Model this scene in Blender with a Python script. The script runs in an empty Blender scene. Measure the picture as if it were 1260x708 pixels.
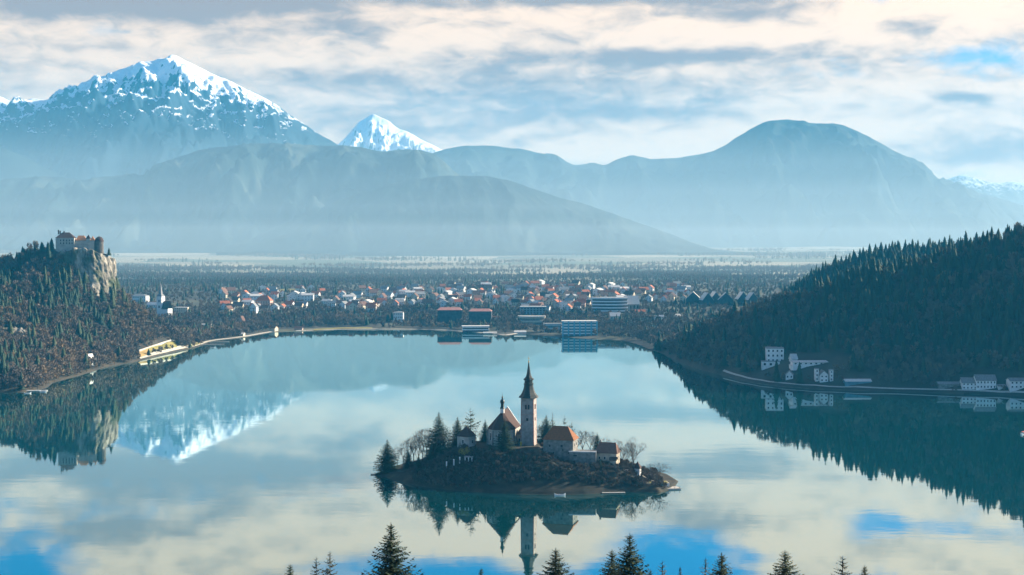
import bpy, math, random
import numpy as np
from mathutils import Vector
R = math.radians
scene = bpy.context.scene
col = scene.collection

# ------------------------------------------------------------------ camera
CAM_H, FPX, CX, CY, HOR = 165.0, 1683.0, 630.0, 354.0, 291.0
PITCH = math.atan((CY - HOR) / FPX)
cam_d = bpy.data.cameras.new("camera")
cam = bpy.data.objects.new("camera", cam_d)
col.objects.link(cam)
cam.location = (0, 0, CAM_H)
cam.rotation_euler = (math.pi / 2 - PITCH, 0, 0)
cam_d.sensor_width = 36.0
cam_d.lens = 36.0 * FPX / 1260.0
cam_d.clip_start = 1.0
cam_d.clip_end = 120000.0
scene.camera = cam
scene.render.resolution_x, scene.render.resolution_y = 1024, 575
scene.view_settings.view_transform = 'Standard'
scene.view_settings.look = 'None'
scene.view_settings.exposure = 1.52
scene.view_settings.gamma = 1.0
scene.cycles.volume_bounces = 3
scene.cycles.max_bounces = 6
scene.cycles.diffuse_bounces = 2
scene.cycles.use_denoising = True
scene.cycles.sample_clamp_indirect = 4.0

# ------------------------------------------------------------------ light
SUN_AZ, SUN_EL = 66.0, 22.0          # degrees right of the view axis, above the horizon
sun_d = bpy.data.lights.new("sun", 'SUN')
sun_d.energy = 5.0
sun_d.angle = R(0.5)
sun_d.color = (1.0, 0.88, 0.71)
sun = bpy.data.objects.new("sun", sun_d)
col.objects.link(sun)
sdir = Vector((math.sin(R(SUN_AZ)) * math.cos(R(SUN_EL)), math.cos(R(SUN_AZ)) * math.cos(R(SUN_EL)), math.sin(R(SUN_EL))))
sun.rotation_euler = sdir.to_track_quat('Z', 'Y').to_euler()

SKY_STRENGTH = 0.08
# cloud layout: (px, py, radius x, radius y, amount) in degrees-like photo units, turned into azimuth and elevation
CLOUD = [
 (330, 70, 260, 26, .50), (60, 92, 120, 22, .40), (600, 40, 300, 26, .50), (930, 50, 170, 34, .60),
 (860, 118, 170, 12, .30), (960, 160, 190, 22, .45), (760, 186, 120, 14, .40), (1185, 28, 95, 22, .85), (1180, 127, 54, 10, 1.0), (1110, 132, 26, 6, .5),
 (1210, 165, 120, 16, .50), (1230, 205, 140, 14, .30), (120, 20, 240, 22, .42), (780, 4, 260, 20, .40),
 (140, 48, 46, 12, -.35), (600, 128, 330, 42, .70), (1165, 82, 110, 15, -.24), (1030, 100, 60, 10, -.3), (1055, 34, 40, 20, -.35), (1080, 6, 30, 12, -.5), (880, 2, 24, 6, -.3),
 (150, -74, 260, 40, .30), (620, -74, 130, 34, .60), (420, -74, 70, 30, .35), (960, -79, 80, 46, .55), (1160, -94, 160, 34, .40), (1050, -10, 90, 14, .3),
 (20, -109, 62, 50, -1.0), (480, -126, 120, 26, -.85), (850, -112, 95, 34, -.95), (1060, -74, 30, 40, -.35), (1180, -54, 90, 14, -.35), (1080, -134, 60, 16, -.8),
 (370, 30, 12, 30, -.2), (280, -134, 160, 30, .4), (650, -144, 400, 14, -.3),
]
GREY = [
 (60, 28, 170, 13, .55), (230, 14, 110, 15, .60), (430, 36, 60, 10, .25), (700, 2, 160, 8, .7), (820, 72, 150, 9, .65), (900, 20, 60, 16, .5), (600, 105, 280, 24, .45),
 (560, 155, 220, 26, .38), (1195, 190, 120, 16, .60), (1185, 130, 32, 5, .55), (800, 140, 150, 8, .35), (1120, 45, 30, 12, .4), (120, 70, 60, 8, .35),
 (280, -5, 160, 26, .6), (110, -56, 110, 16, .55), (870, -56, 60, 18, .6), (300, 50, 130, 12, .15),
 (330, 78, 160, 10, -.3), (900, 45, 130, 14, -.3), (960, 165, 160, 20, -.35), (760, 188, 120, 10, -.45), (600, -74, 120, 28, -.4), (960, -84, 60, 30, -.3), (1190, 22, 90, 14, -.3),
]

def world():
    w = bpy.data.worlds.new("World")
    scene.world = w
    w.use_nodes = True
    nt = w.node_tree
    nt.nodes.clear()
    N, L = nt.nodes, nt.links
    def math_(op, a, b=None, c=None, clamp=False):
        n = N.new('ShaderNodeMath'); n.operation = op; n.use_clamp = clamp
        for i, v in enumerate((a, b, c)):
            if v is None: continue
            if isinstance(v, (int, float)): n.inputs[i].default_value = v
            else: L.new(v, n.inputs[i])
        return n.outputs[0]
    def sstep(x, lo, hi):
        n = N.new('ShaderNodeMapRange'); n.interpolation_type = 'SMOOTHSTEP'
        L.new(x, n.inputs[0]); n.inputs[1].default_value = lo; n.inputs[2].default_value = hi
        return n.outputs[0]
    tc = N.new('ShaderNodeTexCoord')
    sx = N.new('ShaderNodeSeparateXYZ'); L.new(tc.outputs['Generated'], sx.inputs[0])
    x, y, z = sx.outputs
    az = math_('ARCTAN2', x, y)
    hyp = math_('SQRT', math_('ADD', math_('MULTIPLY', x, x), math_('MULTIPLY', y, y)))
    v = math_('DIVIDE', z, math_('MAXIMUM', hyp, 0.02))
    az = math_('TANGENT', math_('MAXIMUM', math_('MINIMUM', az, 1.4), -1.4))
    P = math_('MULTIPLY_ADD', az, FPX, CX)          # azimuth and elevation in one common unit
    Q = math_('MULTIPLY_ADD', v, -FPX, HOR)
    def gsum(lst, start):
        acc = start
        for (px, py, rx, ry, a) in lst:
            dx = math_('MULTIPLY_ADD', P, 1.0 / rx, -px / rx)
            dy = math_('MULTIPLY_ADD', Q, 1.0 / ry, -py / ry)
            r2 = math_('ADD', math_('MULTIPLY', dx, dx), math_('MULTIPLY', dy, dy))
            g = math_('EXPONENT', math_('MULTIPLY', r2, -0.7))
            acc = math_('MULTIPLY_ADD', g, a, acc)
        return acc
    def noise(kx, ky, off, detail, rough, dist):
        c = N.new('ShaderNodeCombineXYZ')
        L.new(math_('MULTIPLY_ADD', P, kx, off), c.inputs[0])
        L.new(math_('MULTIPLY_ADD', Q, ky, off * 0.7), c.inputs[1])
        n = N.new('ShaderNodeTexNoise'); n.inputs['Scale'].default_value = 1.0
        n.inputs['Detail'].default_value = detail; n.inputs['Roughness'].default_value = rough
        n.inputs['Distortion'].default_value = dist
        L.new(c.outputs[0], n.inputs['Vector'])
        return n.outputs['Fac']
    n1 = noise(1 / 130., 1 / 46., 3.1, 7.0, .55, .5)
    n2 = noise(1 / 48., 1 / 22., 11.7, 7.0, .55, .6)
    base = math_('ADD', math_('MULTIPLY', math_('SUBTRACT', n1, .5), 1.35), math_('MULTIPLY', math_('SUBTRACT', n2, .5), 1.0))
    dens = sstep(gsum(CLOUD, math_('ADD', base, 0.40)), -.15, .60)
    m1 = noise(1 / 120., 1 / 36., 27.3, 6.0, .55, .5)
    m2 = noise(1 / 44., 1 / 19., 41.3, 6.0, .55, .6)
    sh = math_('ADD', math_('MULTIPLY', math_('SUBTRACT', m1, .5), 1.5), math_('MULTIPLY', math_('SUBTRACT', m2, .5), 1.1))
    grey = sstep(gsum(GREY, math_('ADD', sh, 0.08)), -.12, .75)
    sky = N.new('ShaderNodeTexSky'); sky.sky_type = 'NISHITA'; sky.sun_disc = False
    sky.sun_elevation = R(SUN_EL); sky.sun_rotation = R(SUN_AZ)
    sky.air_density = 1.0; sky.dust_density = 0.3; sky.ozone_density = 3.0
    tint = N.new('ShaderNodeMix'); tint.data_type = 'RGBA'; tint.blend_type = 'MULTIPLY'
    tint.inputs[0].default_value = 1.0
    L.new(sky.outputs[0], tint.inputs[6])
    tg = N.new('ShaderNodeMix'); tg.data_type = 'RGBA'       # pale near the horizon, deeper blue higher up
    L.new(sstep(v, .15, .235), tg.inputs[0]); tg.inputs[6].default_value = (.36, .46, .56, 1); tg.inputs[7].default_value = (.10, .45, .74, 1)
    L.new(tg.outputs[2], tint.inputs[7])
    cl = N.new('ShaderNodeMix'); cl.data_type = 'RGBA'
    k = 1.0 / SKY_STRENGTH / 2.72
    L.new(grey, cl.inputs[0])
    cl.inputs[6].default_value = (1.42 * k, .93 * k, .56 * k, 1)     # sunlit cloud
    cl.inputs[7].default_value = (.50 * k, .32 * k, .23 * k, 1)     # cloud in its own shade
    dt = N.new('ShaderNodeVectorMath'); dt.operation = 'DOT_PRODUCT'
    L.new(tc.outputs['Generated'], dt.inputs[0]); dt.inputs[1].default_value = tuple(sdir)
    glow = math_('MULTIPLY_ADD', math_('EXPONENT', math_('MULTIPLY', math_('SUBTRACT', dt.outputs['Value'], 1.0), 5.0)), .7, 1.0)
    hi = sstep(v, .27, .7)                              # unseen cloud overhead is dimmed to weaken the ambient light
    glow = math_('MULTIPLY_ADD', hi, -.35, glow)
    gl = N.new('ShaderNodeVectorMath'); gl.operation = 'SCALE'
    L.new(cl.outputs[2], gl.inputs[0]); L.new(glow, gl.inputs['Scale'])
    back = math_('MULTIPLY_ADD', sstep(y, -.35, .25), .85, .15)   # the sky behind the viewpoint is nearly clear
    dens = math_('MULTIPLY', dens, back)
    dens = math_('MULTIPLY', dens, math_('MULTIPLY_ADD', sstep(v, .35, .9), -.6, 1.0))
    mx = N.new('ShaderNodeMix'); mx.data_type = 'RGBA'
    L.new(dens, mx.inputs[0]); L.new(tint.outputs[2], mx.inputs[6]); L.new(gl.outputs[0], mx.inputs[7])
    bg = N.new('ShaderNodeBackground'); bg.inputs[1].default_value = SKY_STRENGTH
    L.new(mx.outputs[2], bg.inputs[0])
    out = N.new('ShaderNodeOutputWorld'); L.new(bg.outputs[0], out.inputs[0])
world()

# ------------------------------------------------------------------ photo rays
def ray(px, py):
    u, v = (px - CX) / FPX, (CY - py) / FPX
    c, s = math.cos(PITCH), math.sin(PITCH)
    return u, c + v * s, -s + v * c
def PZ(px, py, z=0.0):
    dx, dy, dz = ray(px, py); t = (z - CAM_H) / dz
    return (dx * t, dy * t, z)
def NY(Y): return CAM_H * FPX / (157.0 * FPX / Y + 17.0)      # refined distance of a near landmark
def PY(px, py, Y):
    if Y < 3000: Y = NY(Y)
    dx, dy, dz = ray(px, py); t = Y / dy
    return (dx * t, Y, CAM_H + dz * t)

# ------------------------------------------------------------------ noise
_rs = np.random.RandomState(7)
_perm = np.concatenate([_rs.permutation(512)] * 2)
_ang = _rs.rand(512) * 2 * math.pi
_gx, _gy = np.cos(_ang), np.sin(_ang)
def perlin(x, y):
    x = np.asarray(x, float); y = np.asarray(y, float)
    xi = np.floor(x).astype(int); yi = np.floor(y).astype(int)
    xf, yf = x - xi, y - yi
    u = xf * xf * xf * (xf * (xf * 6 - 15) + 10); v = yf * yf * yf * (yf * (yf * 6 - 15) + 10)
    def g(ix, iy, fx, fy):
        h = _perm[(_perm[ix & 511] + iy) & 511]
        return _gx[h] * fx + _gy[h] * fy
    a = g(xi, yi, xf, yf); b = g(xi + 1, yi, xf - 1, yf)
    c = g(xi, yi + 1, xf, yf - 1); d = g(xi + 1, yi + 1, xf - 1, yf - 1)
    return (a + u * (b - a)) * (1 - v) + (c + u * (d - c)) * v
def fbm(x, y, o=5, gain=.5):
    s = 0; a = 1; f = 1
    for i in range(o):
        s = s + a * perlin(x * f + 17.3 * i, y * f - 9.1 * i); a *= gain; f *= 2.03
    return s
def ridged(x, y, o=5, gain=.5):
    s = 0; a = 1; f = 1
    for i in range(o):
        s = s + a * (1 - np.abs(perlin(x * f + 5.3 * i, y * f + 3.7 * i)) * 2.2); a *= gain; f *= 2.07
    return s
def sstep(x, a, b):
    t = np.clip((np.asarray(x, float) - a) / (b - a), 0, 1); return t * t * (3 - 2 * t)

# ------------------------------------------------------------------ materials
def newmat(name):
    m = bpy.data.materials.new(name); m.use_nodes = True
    nt = m.node_tree; b = nt.nodes['Principled BSDF']
    return m, nt, nt.nodes, nt.links, b
def ramp_(N, stops):
    r = N.new('ShaderNodeValToRGB'); e = r.color_ramp.elements
    while len(e) < len(stops): e.new(.5)
    for i, (p, c) in enumerate(stops):
        e[i].position = p; e[i].color = (c[0], c[1], c[2], 1)
    return r
def noise_mat(name, stops, scale=.5, stretch=(1, 1, 1), rough=.85, detail=5, bump=0, rand=0.0, tint=False, spec=.3, metallic=0):
    """mottled surface: noise in object space through a colour ramp, shifted per object"""
    m, nt, N, L, b = newmat(name)
    tc = N.new('ShaderNodeTexCoord'); mp = N.new('ShaderNodeMapping')
    mp.inputs['Scale'].default_value = stretch
    L.new(tc.outputs['Object'], mp.inputs[0])
    n = N.new('ShaderNodeTexNoise'); n.inputs['Scale'].default_value = scale; n.inputs['Detail'].default_value = detail
    L.new(mp.outputs[0], n.inputs['Vector'])
    fac = n.outputs['Fac']
    def add(a, sock, k):
        q = N.new('ShaderNodeMath'); q.operation = 'MULTIPLY_ADD'
        L.new(sock, q.inputs[0]); q.inputs[1].default_value = k; L.new(a, q.inputs[2]); return q.outputs[0]
    if rand:
        oi = N.new('ShaderNodeObjectInfo')
        s = N.new('ShaderNodeMath'); s.operation = 'SUBTRACT'; L.new(oi.outputs['Random'], s.inputs[0]); s.inputs[1].default_value = .5
        fac = add(fac, s.outputs[0], rand)
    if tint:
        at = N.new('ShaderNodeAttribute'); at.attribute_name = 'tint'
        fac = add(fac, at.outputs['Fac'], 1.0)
    r = ramp_(N, stops); L.new(fac, r.inputs[0]); L.new(r.outputs[0], b.inputs['Base Color'])
    b.inputs['Roughness'].default_value = rough; b.inputs['Specular IOR Level'].default_value = spec
    b.inputs['Metallic'].default_value = metallic
    if bump:
        bp = N.new('ShaderNodeBump'); bp.inputs['Strength'].default_value = bump; bp.inputs['Distance'].default_value = .3
        L.new(n.outputs['Fac'], bp.inputs['Height']); L.new(bp.outputs[0], b.inputs['Normal'])
    return m
def flat(name, c, var=.15, scale=.6, rough=.8, **k):
    lo = tuple(v * (1 - var) for v in c); hi = tuple(v * (1 + var) for v in c)
    return noise_mat(name, [(.3, lo), (.7, hi)], scale=scale, rough=rough, **k)

M = {}
M['spruce'] = noise_mat('spruce_needles', [(.1, (.012, .030, .017)), (.5, (.026, .052, .024)), (.9, (.06, .08, .03))], scale=.9, rand=.5, tint=True, rough=.7)
M['spruce_grey'] = noise_mat('grey_spruce_needles', [(.1, (.05, .065, .05)), (.5, (.085, .095, .07)), (.9, (.13, .13, .09))], scale=.9, rand=.4, rough=.75)
M['spruce_far'] = noise_mat('far_needles', [(.05, (.012, .030, .022)), (.5, (.020, .042, .026)), (.95, (.045, .062, .026))], scale=.03, rand=.5, tint=True, rough=.8)
M['bark'] = noise_mat('bark', [(.3, (.035, .026, .020)), (.7, (.085, .065, .05))], scale=2, stretch=(1, 1, .2), rough=.9)
M['twigs'] = noise_mat('twigs', [(.1, (.045, .034, .028)), (.5, (.085, .062, .048)), (.9, (.14, .10, .07))], scale=.6, rand=.5, rough=.9)
M['twigs_far'] = noise_mat('far_twigs', [(.0, (.055, .048, .042)), (.4, (.115, .09, .075)), (.75, (.19, .135, .095)), (1, (.25, .165, .085))], scale=.03, rand=.5, tint=True, rough=.9)
M['white_wall'] = noise_mat('white_render', [(.3, (.66, .64, .60)), (.7, (.82, .80, .76))], scale=.35, rough=.9, rand=.2)
M['church_wall'] = noise_mat('church_render', [(.25, (.26, .24, .21)), (.5, (.42, .39, .34)), (.75, (.56, .52, .46))], scale=.3, detail=9, rough=.95)
M['cream_wall'] = noise_mat('cream_render', [(.3, (.52, .43, .31)), (.7, (.68, .58, .43))], scale=.35, rough=.9, rand=.2)
M['pink_wall'] = noise_mat('pink_render', [(.3, (.46, .32, .26)), (.7, (.58, .42, .34))], scale=.35, rough=.9, rand=.2)
M['grey_wall'] = noise_mat('grey_stone_wall', [(.25, (.10, .10, .095)), (.5, (.21, .20, .18)), (.75, (.33, .31, .28))], scale=.45, detail=8, rough=.95, bump=.3)
M['tower_wall'] = noise_mat('tower_stone', [(.25, (.20, .17, .15)), (.5, (.33, .28, .25)), (.75, (.45, .39, .35))], scale=.4, detail=9, rough=.95, bump=.3)
M['rose_stone'] = noise_mat('rose_quoins', [(.3, (.30, .18, .15)), (.7, (.46, .29, .24))], scale=.8, detail=6, rough=.9)
M['dark_roof'] = noise_mat('dark_tiles', [(.3, (.042, .024, .02)), (.7, (.085, .046, .035))], scale=1.2, stretch=(1, 1, 3), rough=.9, bump=.3)
M['brown_roof'] = noise_mat('brown_tiles', [(.3, (.12, .062, .045)), (.7, (.21, .115, .08))], scale=1.0, stretch=(1, 1, 3), rough=.9, bump=.3, rand=.3)
M['red_roof'] = noise_mat('red_tiles', [(.3, (.33, .10, .05)), (.7, (.48, .16, .08))], scale=1.0, stretch=(1, 1, 3), rough=.9, rand=.3)
M['castle_roof'] = noise_mat('castle_tiles', [(.3, (.66, .24, .08)), (.7, (.80, .32, .11))], scale=.5, rough=.9)
M['orange_roof'] = noise_mat('orange_tiles', [(.3, (.15, .062, .028)), (.7, (.30, .112, .038))], scale=.8, stretch=(1, 1, 4), rough=.9, bump=.3)
M['grey_roof'] = noise_mat('grey_roofing', [(.3, (.16, .16, .16)), (.7, (.27, .27, .27))], scale=.8, rough=.8, rand=.3)
M['pale_roof'] = noise_mat('pale_roofing', [(.3, (.50, .47, .43)), (.7, (.66, .62, .57))], scale=.5, rough=.8)
M['copper'] = noise_mat('blackened_copper', [(.3, (.012, .016, .015)), (.7, (.035, .042, .038))], scale=1.5, rough=.55)
M['glass'] = noise_mat('dark_window', [(.3, (.015, .018, .02)), (.7, (.04, .045, .05))], scale=.5, rough=.25, spec=.5)
M['blue_glass'] = noise_mat('blue_glazing', [(.3, (.05, .15, .20)), (.7, (.10, .26, .33))], scale=.3, rough=.3, spec=.5)
M['plaster'] = flat('white_plaster', (.72, .70, .66))
M['concrete'] = flat('pale_concrete', (.42, .39, .34))
M['stone_path'] = flat('pale_gravel', (.46, .42, .34), .2, .3)
M['wood'] = noise_mat('weathered_planks', [(.3, (.16, .11, .07)), (.7, (.28, .20, .13))], scale=1.2, stretch=(1, 6, 1), rough=.85)
M['dark_wood'] = flat('dark_timber', (.05, .035, .025), .3)
M['gold'] = flat('gilded_metal', (.6, .42, .12), .1, metallic=.8)
M['yellow'] = flat('yellow_paint', (.62, .48, .05), .1)
M['yellow_leaf'] = noise_mat('yellow_foliage', [(.3, (.16, .14, .03)), (.7, (.38, .30, .05))], scale=.8)
M['white_paint'] = flat('white_paint', (.75, .75, .73), .08)
M['red_paint'] = flat('red_paint', (.42, .08, .06), .12)
M['skin'] = flat('skin', (.45, .28, .2), .1)
M['cloth'] = flat('dark_cloth', (.05, .05, .07), .2)
M['lawn'] = noise_mat('winter_lawn', [(.3, (.17, .16, .04)), (.5, (.24, .21, .055)), (.7, (.30, .23, .08))], scale=.08)
M['reed'] = noise_mat('dry_lawn', [(.3, (.30, .20, .07)), (.7, (.40, .27, .09))], scale=.08)
M['hill_floor'] = noise_mat('leaf_litter', [(.3, (.025, .024, .017)), (.5, (.05, .042, .03)), (.7, (.085, .066, .04))], scale=.02, detail=8)
M['island_floor'] = noise_mat('island_slope', [(.3, (.012, .016, .011)), (.5, (.026, .024, .016)), (.7, (.055, .044, .026))], scale=.12, detail=8, bump=.4)

def cliff_mat():
    m, nt, N, L, b = newmat('limestone')
    tc = N.new('ShaderNodeTexCoord'); mp = N.new('ShaderNodeMapping'); mp.inputs['Scale'].default_value = (.11, .11, .028)
    mp.inputs['Rotation'].default_value = (0, R(14), 0)
    L.new(tc.outputs['Object'], mp.inputs[0])
    n = N.new('ShaderNodeTexNoise'); n.inputs['Scale'].default_value = 1; n.inputs['Detail'].default_value = 9; n.inputs['Roughness'].default_value = .65
    L.new(mp.outputs[0], n.inputs['Vector'])
    r = ramp_(N, [(.38, (.035, .03, .024)), (.46, (.15, .13, .10)), (.57, (.31, .275, .22)), (.70, (.52, .46, .38))])
    L.new(n.outputs['Fac'], r.inputs[0])
    n2 = N.new('ShaderNodeTexNoise'); n2.inputs['Scale'].default_value = .035; n2.inputs['Detail'].default_value = 6
    L.new(tc.outputs['Object'], n2.inputs['Vector'])
    r2 = ramp_(N, [(.52, (0, 0, 0)), (.6, (1, 1, 1))]); L.new(n2.outputs['Fac'], r2.inputs[0])
    mx = N.new('ShaderNodeMix'); mx.data_type = 'RGBA'
    L.new(r2.outputs[0], mx.inputs[0]); L.new(r.outputs[0], mx.inputs[6]); mx.inputs[7].default_value = (.06, .07, .03, 1)
    L.new(mx.outputs[2], b.inputs['Base Color']); b.inputs['Roughness'].default_value = .95
    bp = N.new('ShaderNodeBump'); bp.inputs['Strength'].default_value = .8; bp.inputs['Distance'].default_value = 3
    L.new(n.outputs['Fac'], bp.inputs['Height']); L.new(bp.outputs[0], b.inputs['Normal'])
    return m
M['cliff'] = cliff_mat()

SNOW_CUT = 8.0
def mountain_mat(name, snow_z=None, snow_w=260, forest=((.018, .035, .030), (.035, .055, .045)), rock=(.16, .17, .18), clear=.0):
    m, nt, N, L, b = newmat(name)
    g = N.new('ShaderNodeNewGeometry')
    def noise(sc, detail=7, rough=.6, rot=0):
        mp = N.new('ShaderNodeMapping'); mp.inputs['Scale'].default_value = sc; mp.inputs['Rotation'].default_value = (0, rot, 0)
        L.new(g.outputs['Position'], mp.inputs[0])
        n = N.new('ShaderNodeTexNoise'); n.inputs['Scale'].default_value = 1; n.inputs['Detail'].default_value = detail; n.inputs['Roughness'].default_value = rough
        L.new(mp.outputs[0], n.inputs['Vector']); return n.outputs['Fac']
    n = noise((1 / 260., 1 / 420., 1 / 300.), 9, .68)
    r = ramp_(N, [(.35, forest[0]), (.65, forest[1])]); L.new(n, r.inputs[0])
    c = r.outputs[0]
    if clear:
        q = noise((1 / 130., 1 / 420., 1 / 420.), 6, .6, R(20))
        rq = ramp_(N, [(.52, (0, 0, 0)), (.66, (1, 1, 1))]); L.new(q, rq.inputs[0])
        mx = N.new('ShaderNodeMix'); mx.data_type = 'RGBA'
        k = N.new('ShaderNodeMath'); k.operation = 'MULTIPLY'; L.new(rq.outputs[0], k.inputs[0]); k.inputs[1].default_value = clear
        L.new(k.outputs[0], mx.inputs[0]); L.new(c, mx.inputs[6]); mx.inputs[7].default_value = (.17, .17, .12, 1); c = mx.outputs[2]
    if snow_z is not None:
        sx = N.new('ShaderNodeSeparateXYZ'); L.new(g.outputs['Position'], sx.inputs[0])
        big = noise((1 / 420., 1 / 500., 1 / 600.), 6, .6)
        fine = noise((1 / 38., 1 / 60., 1 / 120.), 9, .72, R(34))
        sn_ = N.new('ShaderNodeSeparateXYZ'); L.new(g.outputs['Normal'], sn_.inputs[0])
        def ma(a, k, c0):
            q = N.new('ShaderNodeMath'); q.operation = 'MULTIPLY_ADD'
            L.new(a, q.inputs[0]); q.inputs[1].default_value = k
            if isinstance(c0, float): q.inputs[2].default_value = c0
            else: L.new(c0, q.inputs[2])
            return q.outputs[0]
        h = ma(sx.outputs[2], 1.0 / snow_w, -snow_z / snow_w)
        h = ma(big, 2.2, h); h = ma(fine, 6.4, h); h = ma(sn_.outputs[2], 5.0, h)
        sn = N.new('ShaderNodeMapRange'); sn.interpolation_type = 'SMOOTHSTEP'
        L.new(h, sn.inputs[0]); sn.inputs[1].default_value = SNOW_CUT; sn.inputs[2].default_value = SNOW_CUT + .3
        hr = N.new('ShaderNodeMapRange'); L.new(sx.outputs[2], hr.inputs[0])
        hr.inputs[1].default_value = snow_z - snow_w * 1.2; hr.inputs[2].default_value = snow_z
        m1 = N.new('ShaderNodeMix'); m1.data_type = 'RGBA'; L.new(hr.outputs[0], m1.inputs[0]); L.new(c, m1.inputs[6])
        m1.inputs[7].default_value = (rock[0], rock[1], rock[2], 1)
        m2 = N.new('ShaderNodeMix'); m2.data_type = 'RGBA'; L.new(sn.outputs[0], m2.inputs[0]); L.new(m1.outputs[2], m2.inputs[6])
        m2.inputs[7].default_value = (.86, .87, .90, 1); c = m2.outputs[2]
    L.new(c, b.inputs['Base Color']); b.inputs['Roughness'].default_value = .95; b.inputs['Specular IOR Level'].default_value = .1
    return m

def ground_mat():
    m, nt, N, L, b = newmat('valley_ground')
    g = N.new('ShaderNodeNewGeometry')
    mp = N.new('ShaderNodeMapping'); mp.inputs['Scale'].default_value = (1 / 420., 1 / 260., .0); mp.inputs['Rotation'].default_value = (0, 0, R(12))
    L.new(g.outputs['Position'], mp.inputs[0])
    v = N.new('ShaderNodeTexVoronoi'); v.feature = 'F1'; v.inputs['Scale'].default_value = 1; L.new(mp.outputs[0], v.inputs['Vector'])
    sc = N.new('ShaderNodeSeparateColor'); L.new(v.outputs['Color'], sc.inputs[0])
    r = ramp_(N, [(.0, (.20, .17, .10)), (.2, (.34, .28, .17)), (.4, (.09, .11, .05)), (.55, (.27, .22, .13)), (.7, (.07, .08, .04)), (.88, (.40, .33, .21))])
    r.color_ramp.interpolation = 'CONSTANT'; L.new(sc.outputs[0], r.inputs[0])
    n = N.new('ShaderNodeTexNoise'); n.inputs['Scale'].default_value = .012; n.inputs['Detail'].default_value = 8; L.new(g.outputs['Position'], n.inputs['Vector'])
    near = ramp_(N, [(.35, (.03, .03, .022)), (.5, (.06, .052, .036)), (.62, (.085, .085, .042)), (.75, (.16, .13, .075))]); L.new(n.outputs['Fac'], near.inputs[0])
    sx = N.new('ShaderNodeSeparateXYZ'); L.new(g.outputs['Position'], sx.inputs[0])
    mr = N.new('ShaderNodeMapRange'); mr.interpolation_type = 'SMOOTHSTEP'; L.new(sx.outputs[1], mr.inputs[0]); mr.inputs[1].default_value = 3350; mr.inputs[2].default_value = 3900
    mx = N.new('ShaderNodeMix'); mx.data_type = 'RGBA'
    L.new(mr.outputs[0], mx.inputs[0]); L.new(near.outputs[0], mx.inputs[6]); L.new(r.outputs[0], mx.inputs[7])
    L.new(mx.outputs[2], b.inputs['Base Color']); b.inputs['Roughness'].default_value = .95
    return m

def water_mat():
    m, nt, N, L, b = newmat('lake_water')
    N.remove(b)
    df = N.new('ShaderNodeBsdfDiffuse'); df.inputs[0].default_value = (.001, .055, .062, 1)
    gs = N.new('ShaderNodeBsdfGlossy'); gs.inputs[0].default_value = (.80, .94, .92, 1); gs.inputs['Roughness'].default_value = .022
    lw = N.new('ShaderNodeLayerWeight'); lw.inputs[0].default_value = .5
    fr = N.new('ShaderNodeMapRange'); L.new(lw.outputs['Facing'], fr.inputs[0])      # calm water: mirror-like at grazing angles
    fr.inputs[1].default_value = .35; fr.inputs[2].default_value = .95; fr.inputs[3].default_value = .08; fr.inputs[4].default_value = .90
    ms = N.new('ShaderNodeMixShader'); L.new(fr.outputs[0], ms.inputs[0]); L.new(df.outputs[0], ms.inputs[1]); L.new(gs.outputs[0], ms.inputs[2])
    L.new(ms.outputs[0], N['Material Output'].inputs['Surface'])
    g = N.new('ShaderNodeNewGeometry')
    def nz(sc, detail):
        mp = N.new('ShaderNodeMapping'); mp.inputs['Scale'].default_value = sc
        L.new(g.outputs['Position'], mp.inputs[0])
        n = N.new('ShaderNodeTexNoise'); n.inputs['Scale'].default_value = 1; n.inputs['Detail'].default_value = detail
        L.new(mp.outputs[0], n.inputs['Vector']); return n.outputs['Fac']
    a = nz((1 / 34., 1 / 15., 0), 3); c = nz((1 / 5., 1 / 2.6, 0), 2)
    ad = N.new('ShaderNodeMath'); ad.operation = 'MULTIPLY_ADD'; L.new(c, ad.inputs[0]); ad.inputs[1].default_value = .12; L.new(a, ad.inputs[2])
    bp = N.new('ShaderNodeBump'); bp.inputs['Strength'].default_value = 1.0; bp.inputs['Distance'].default_value = .034
    pt = nz((1 / 420., 1 / 130., 0), 4)
    pr = N.new('ShaderNodeMapRange'); L.new(pt, pr.inputs[0]); pr.inputs[1].default_value = .42; pr.inputs[2].default_value = .62; pr.inputs[3].default_value = .35; pr.inputs[4].default_value = 1.0
    ml = N.new('ShaderNodeMath'); ml.operation = 'MULTIPLY'; L.new(ad.outputs[0], ml.inputs[0]); L.new(pr.outputs[0], ml.inputs[1])
    L.new(ml.outputs[0], bp.inputs['Height']); L.new(bp.outputs[0], gs.inputs['Normal'])
    return m

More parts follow.
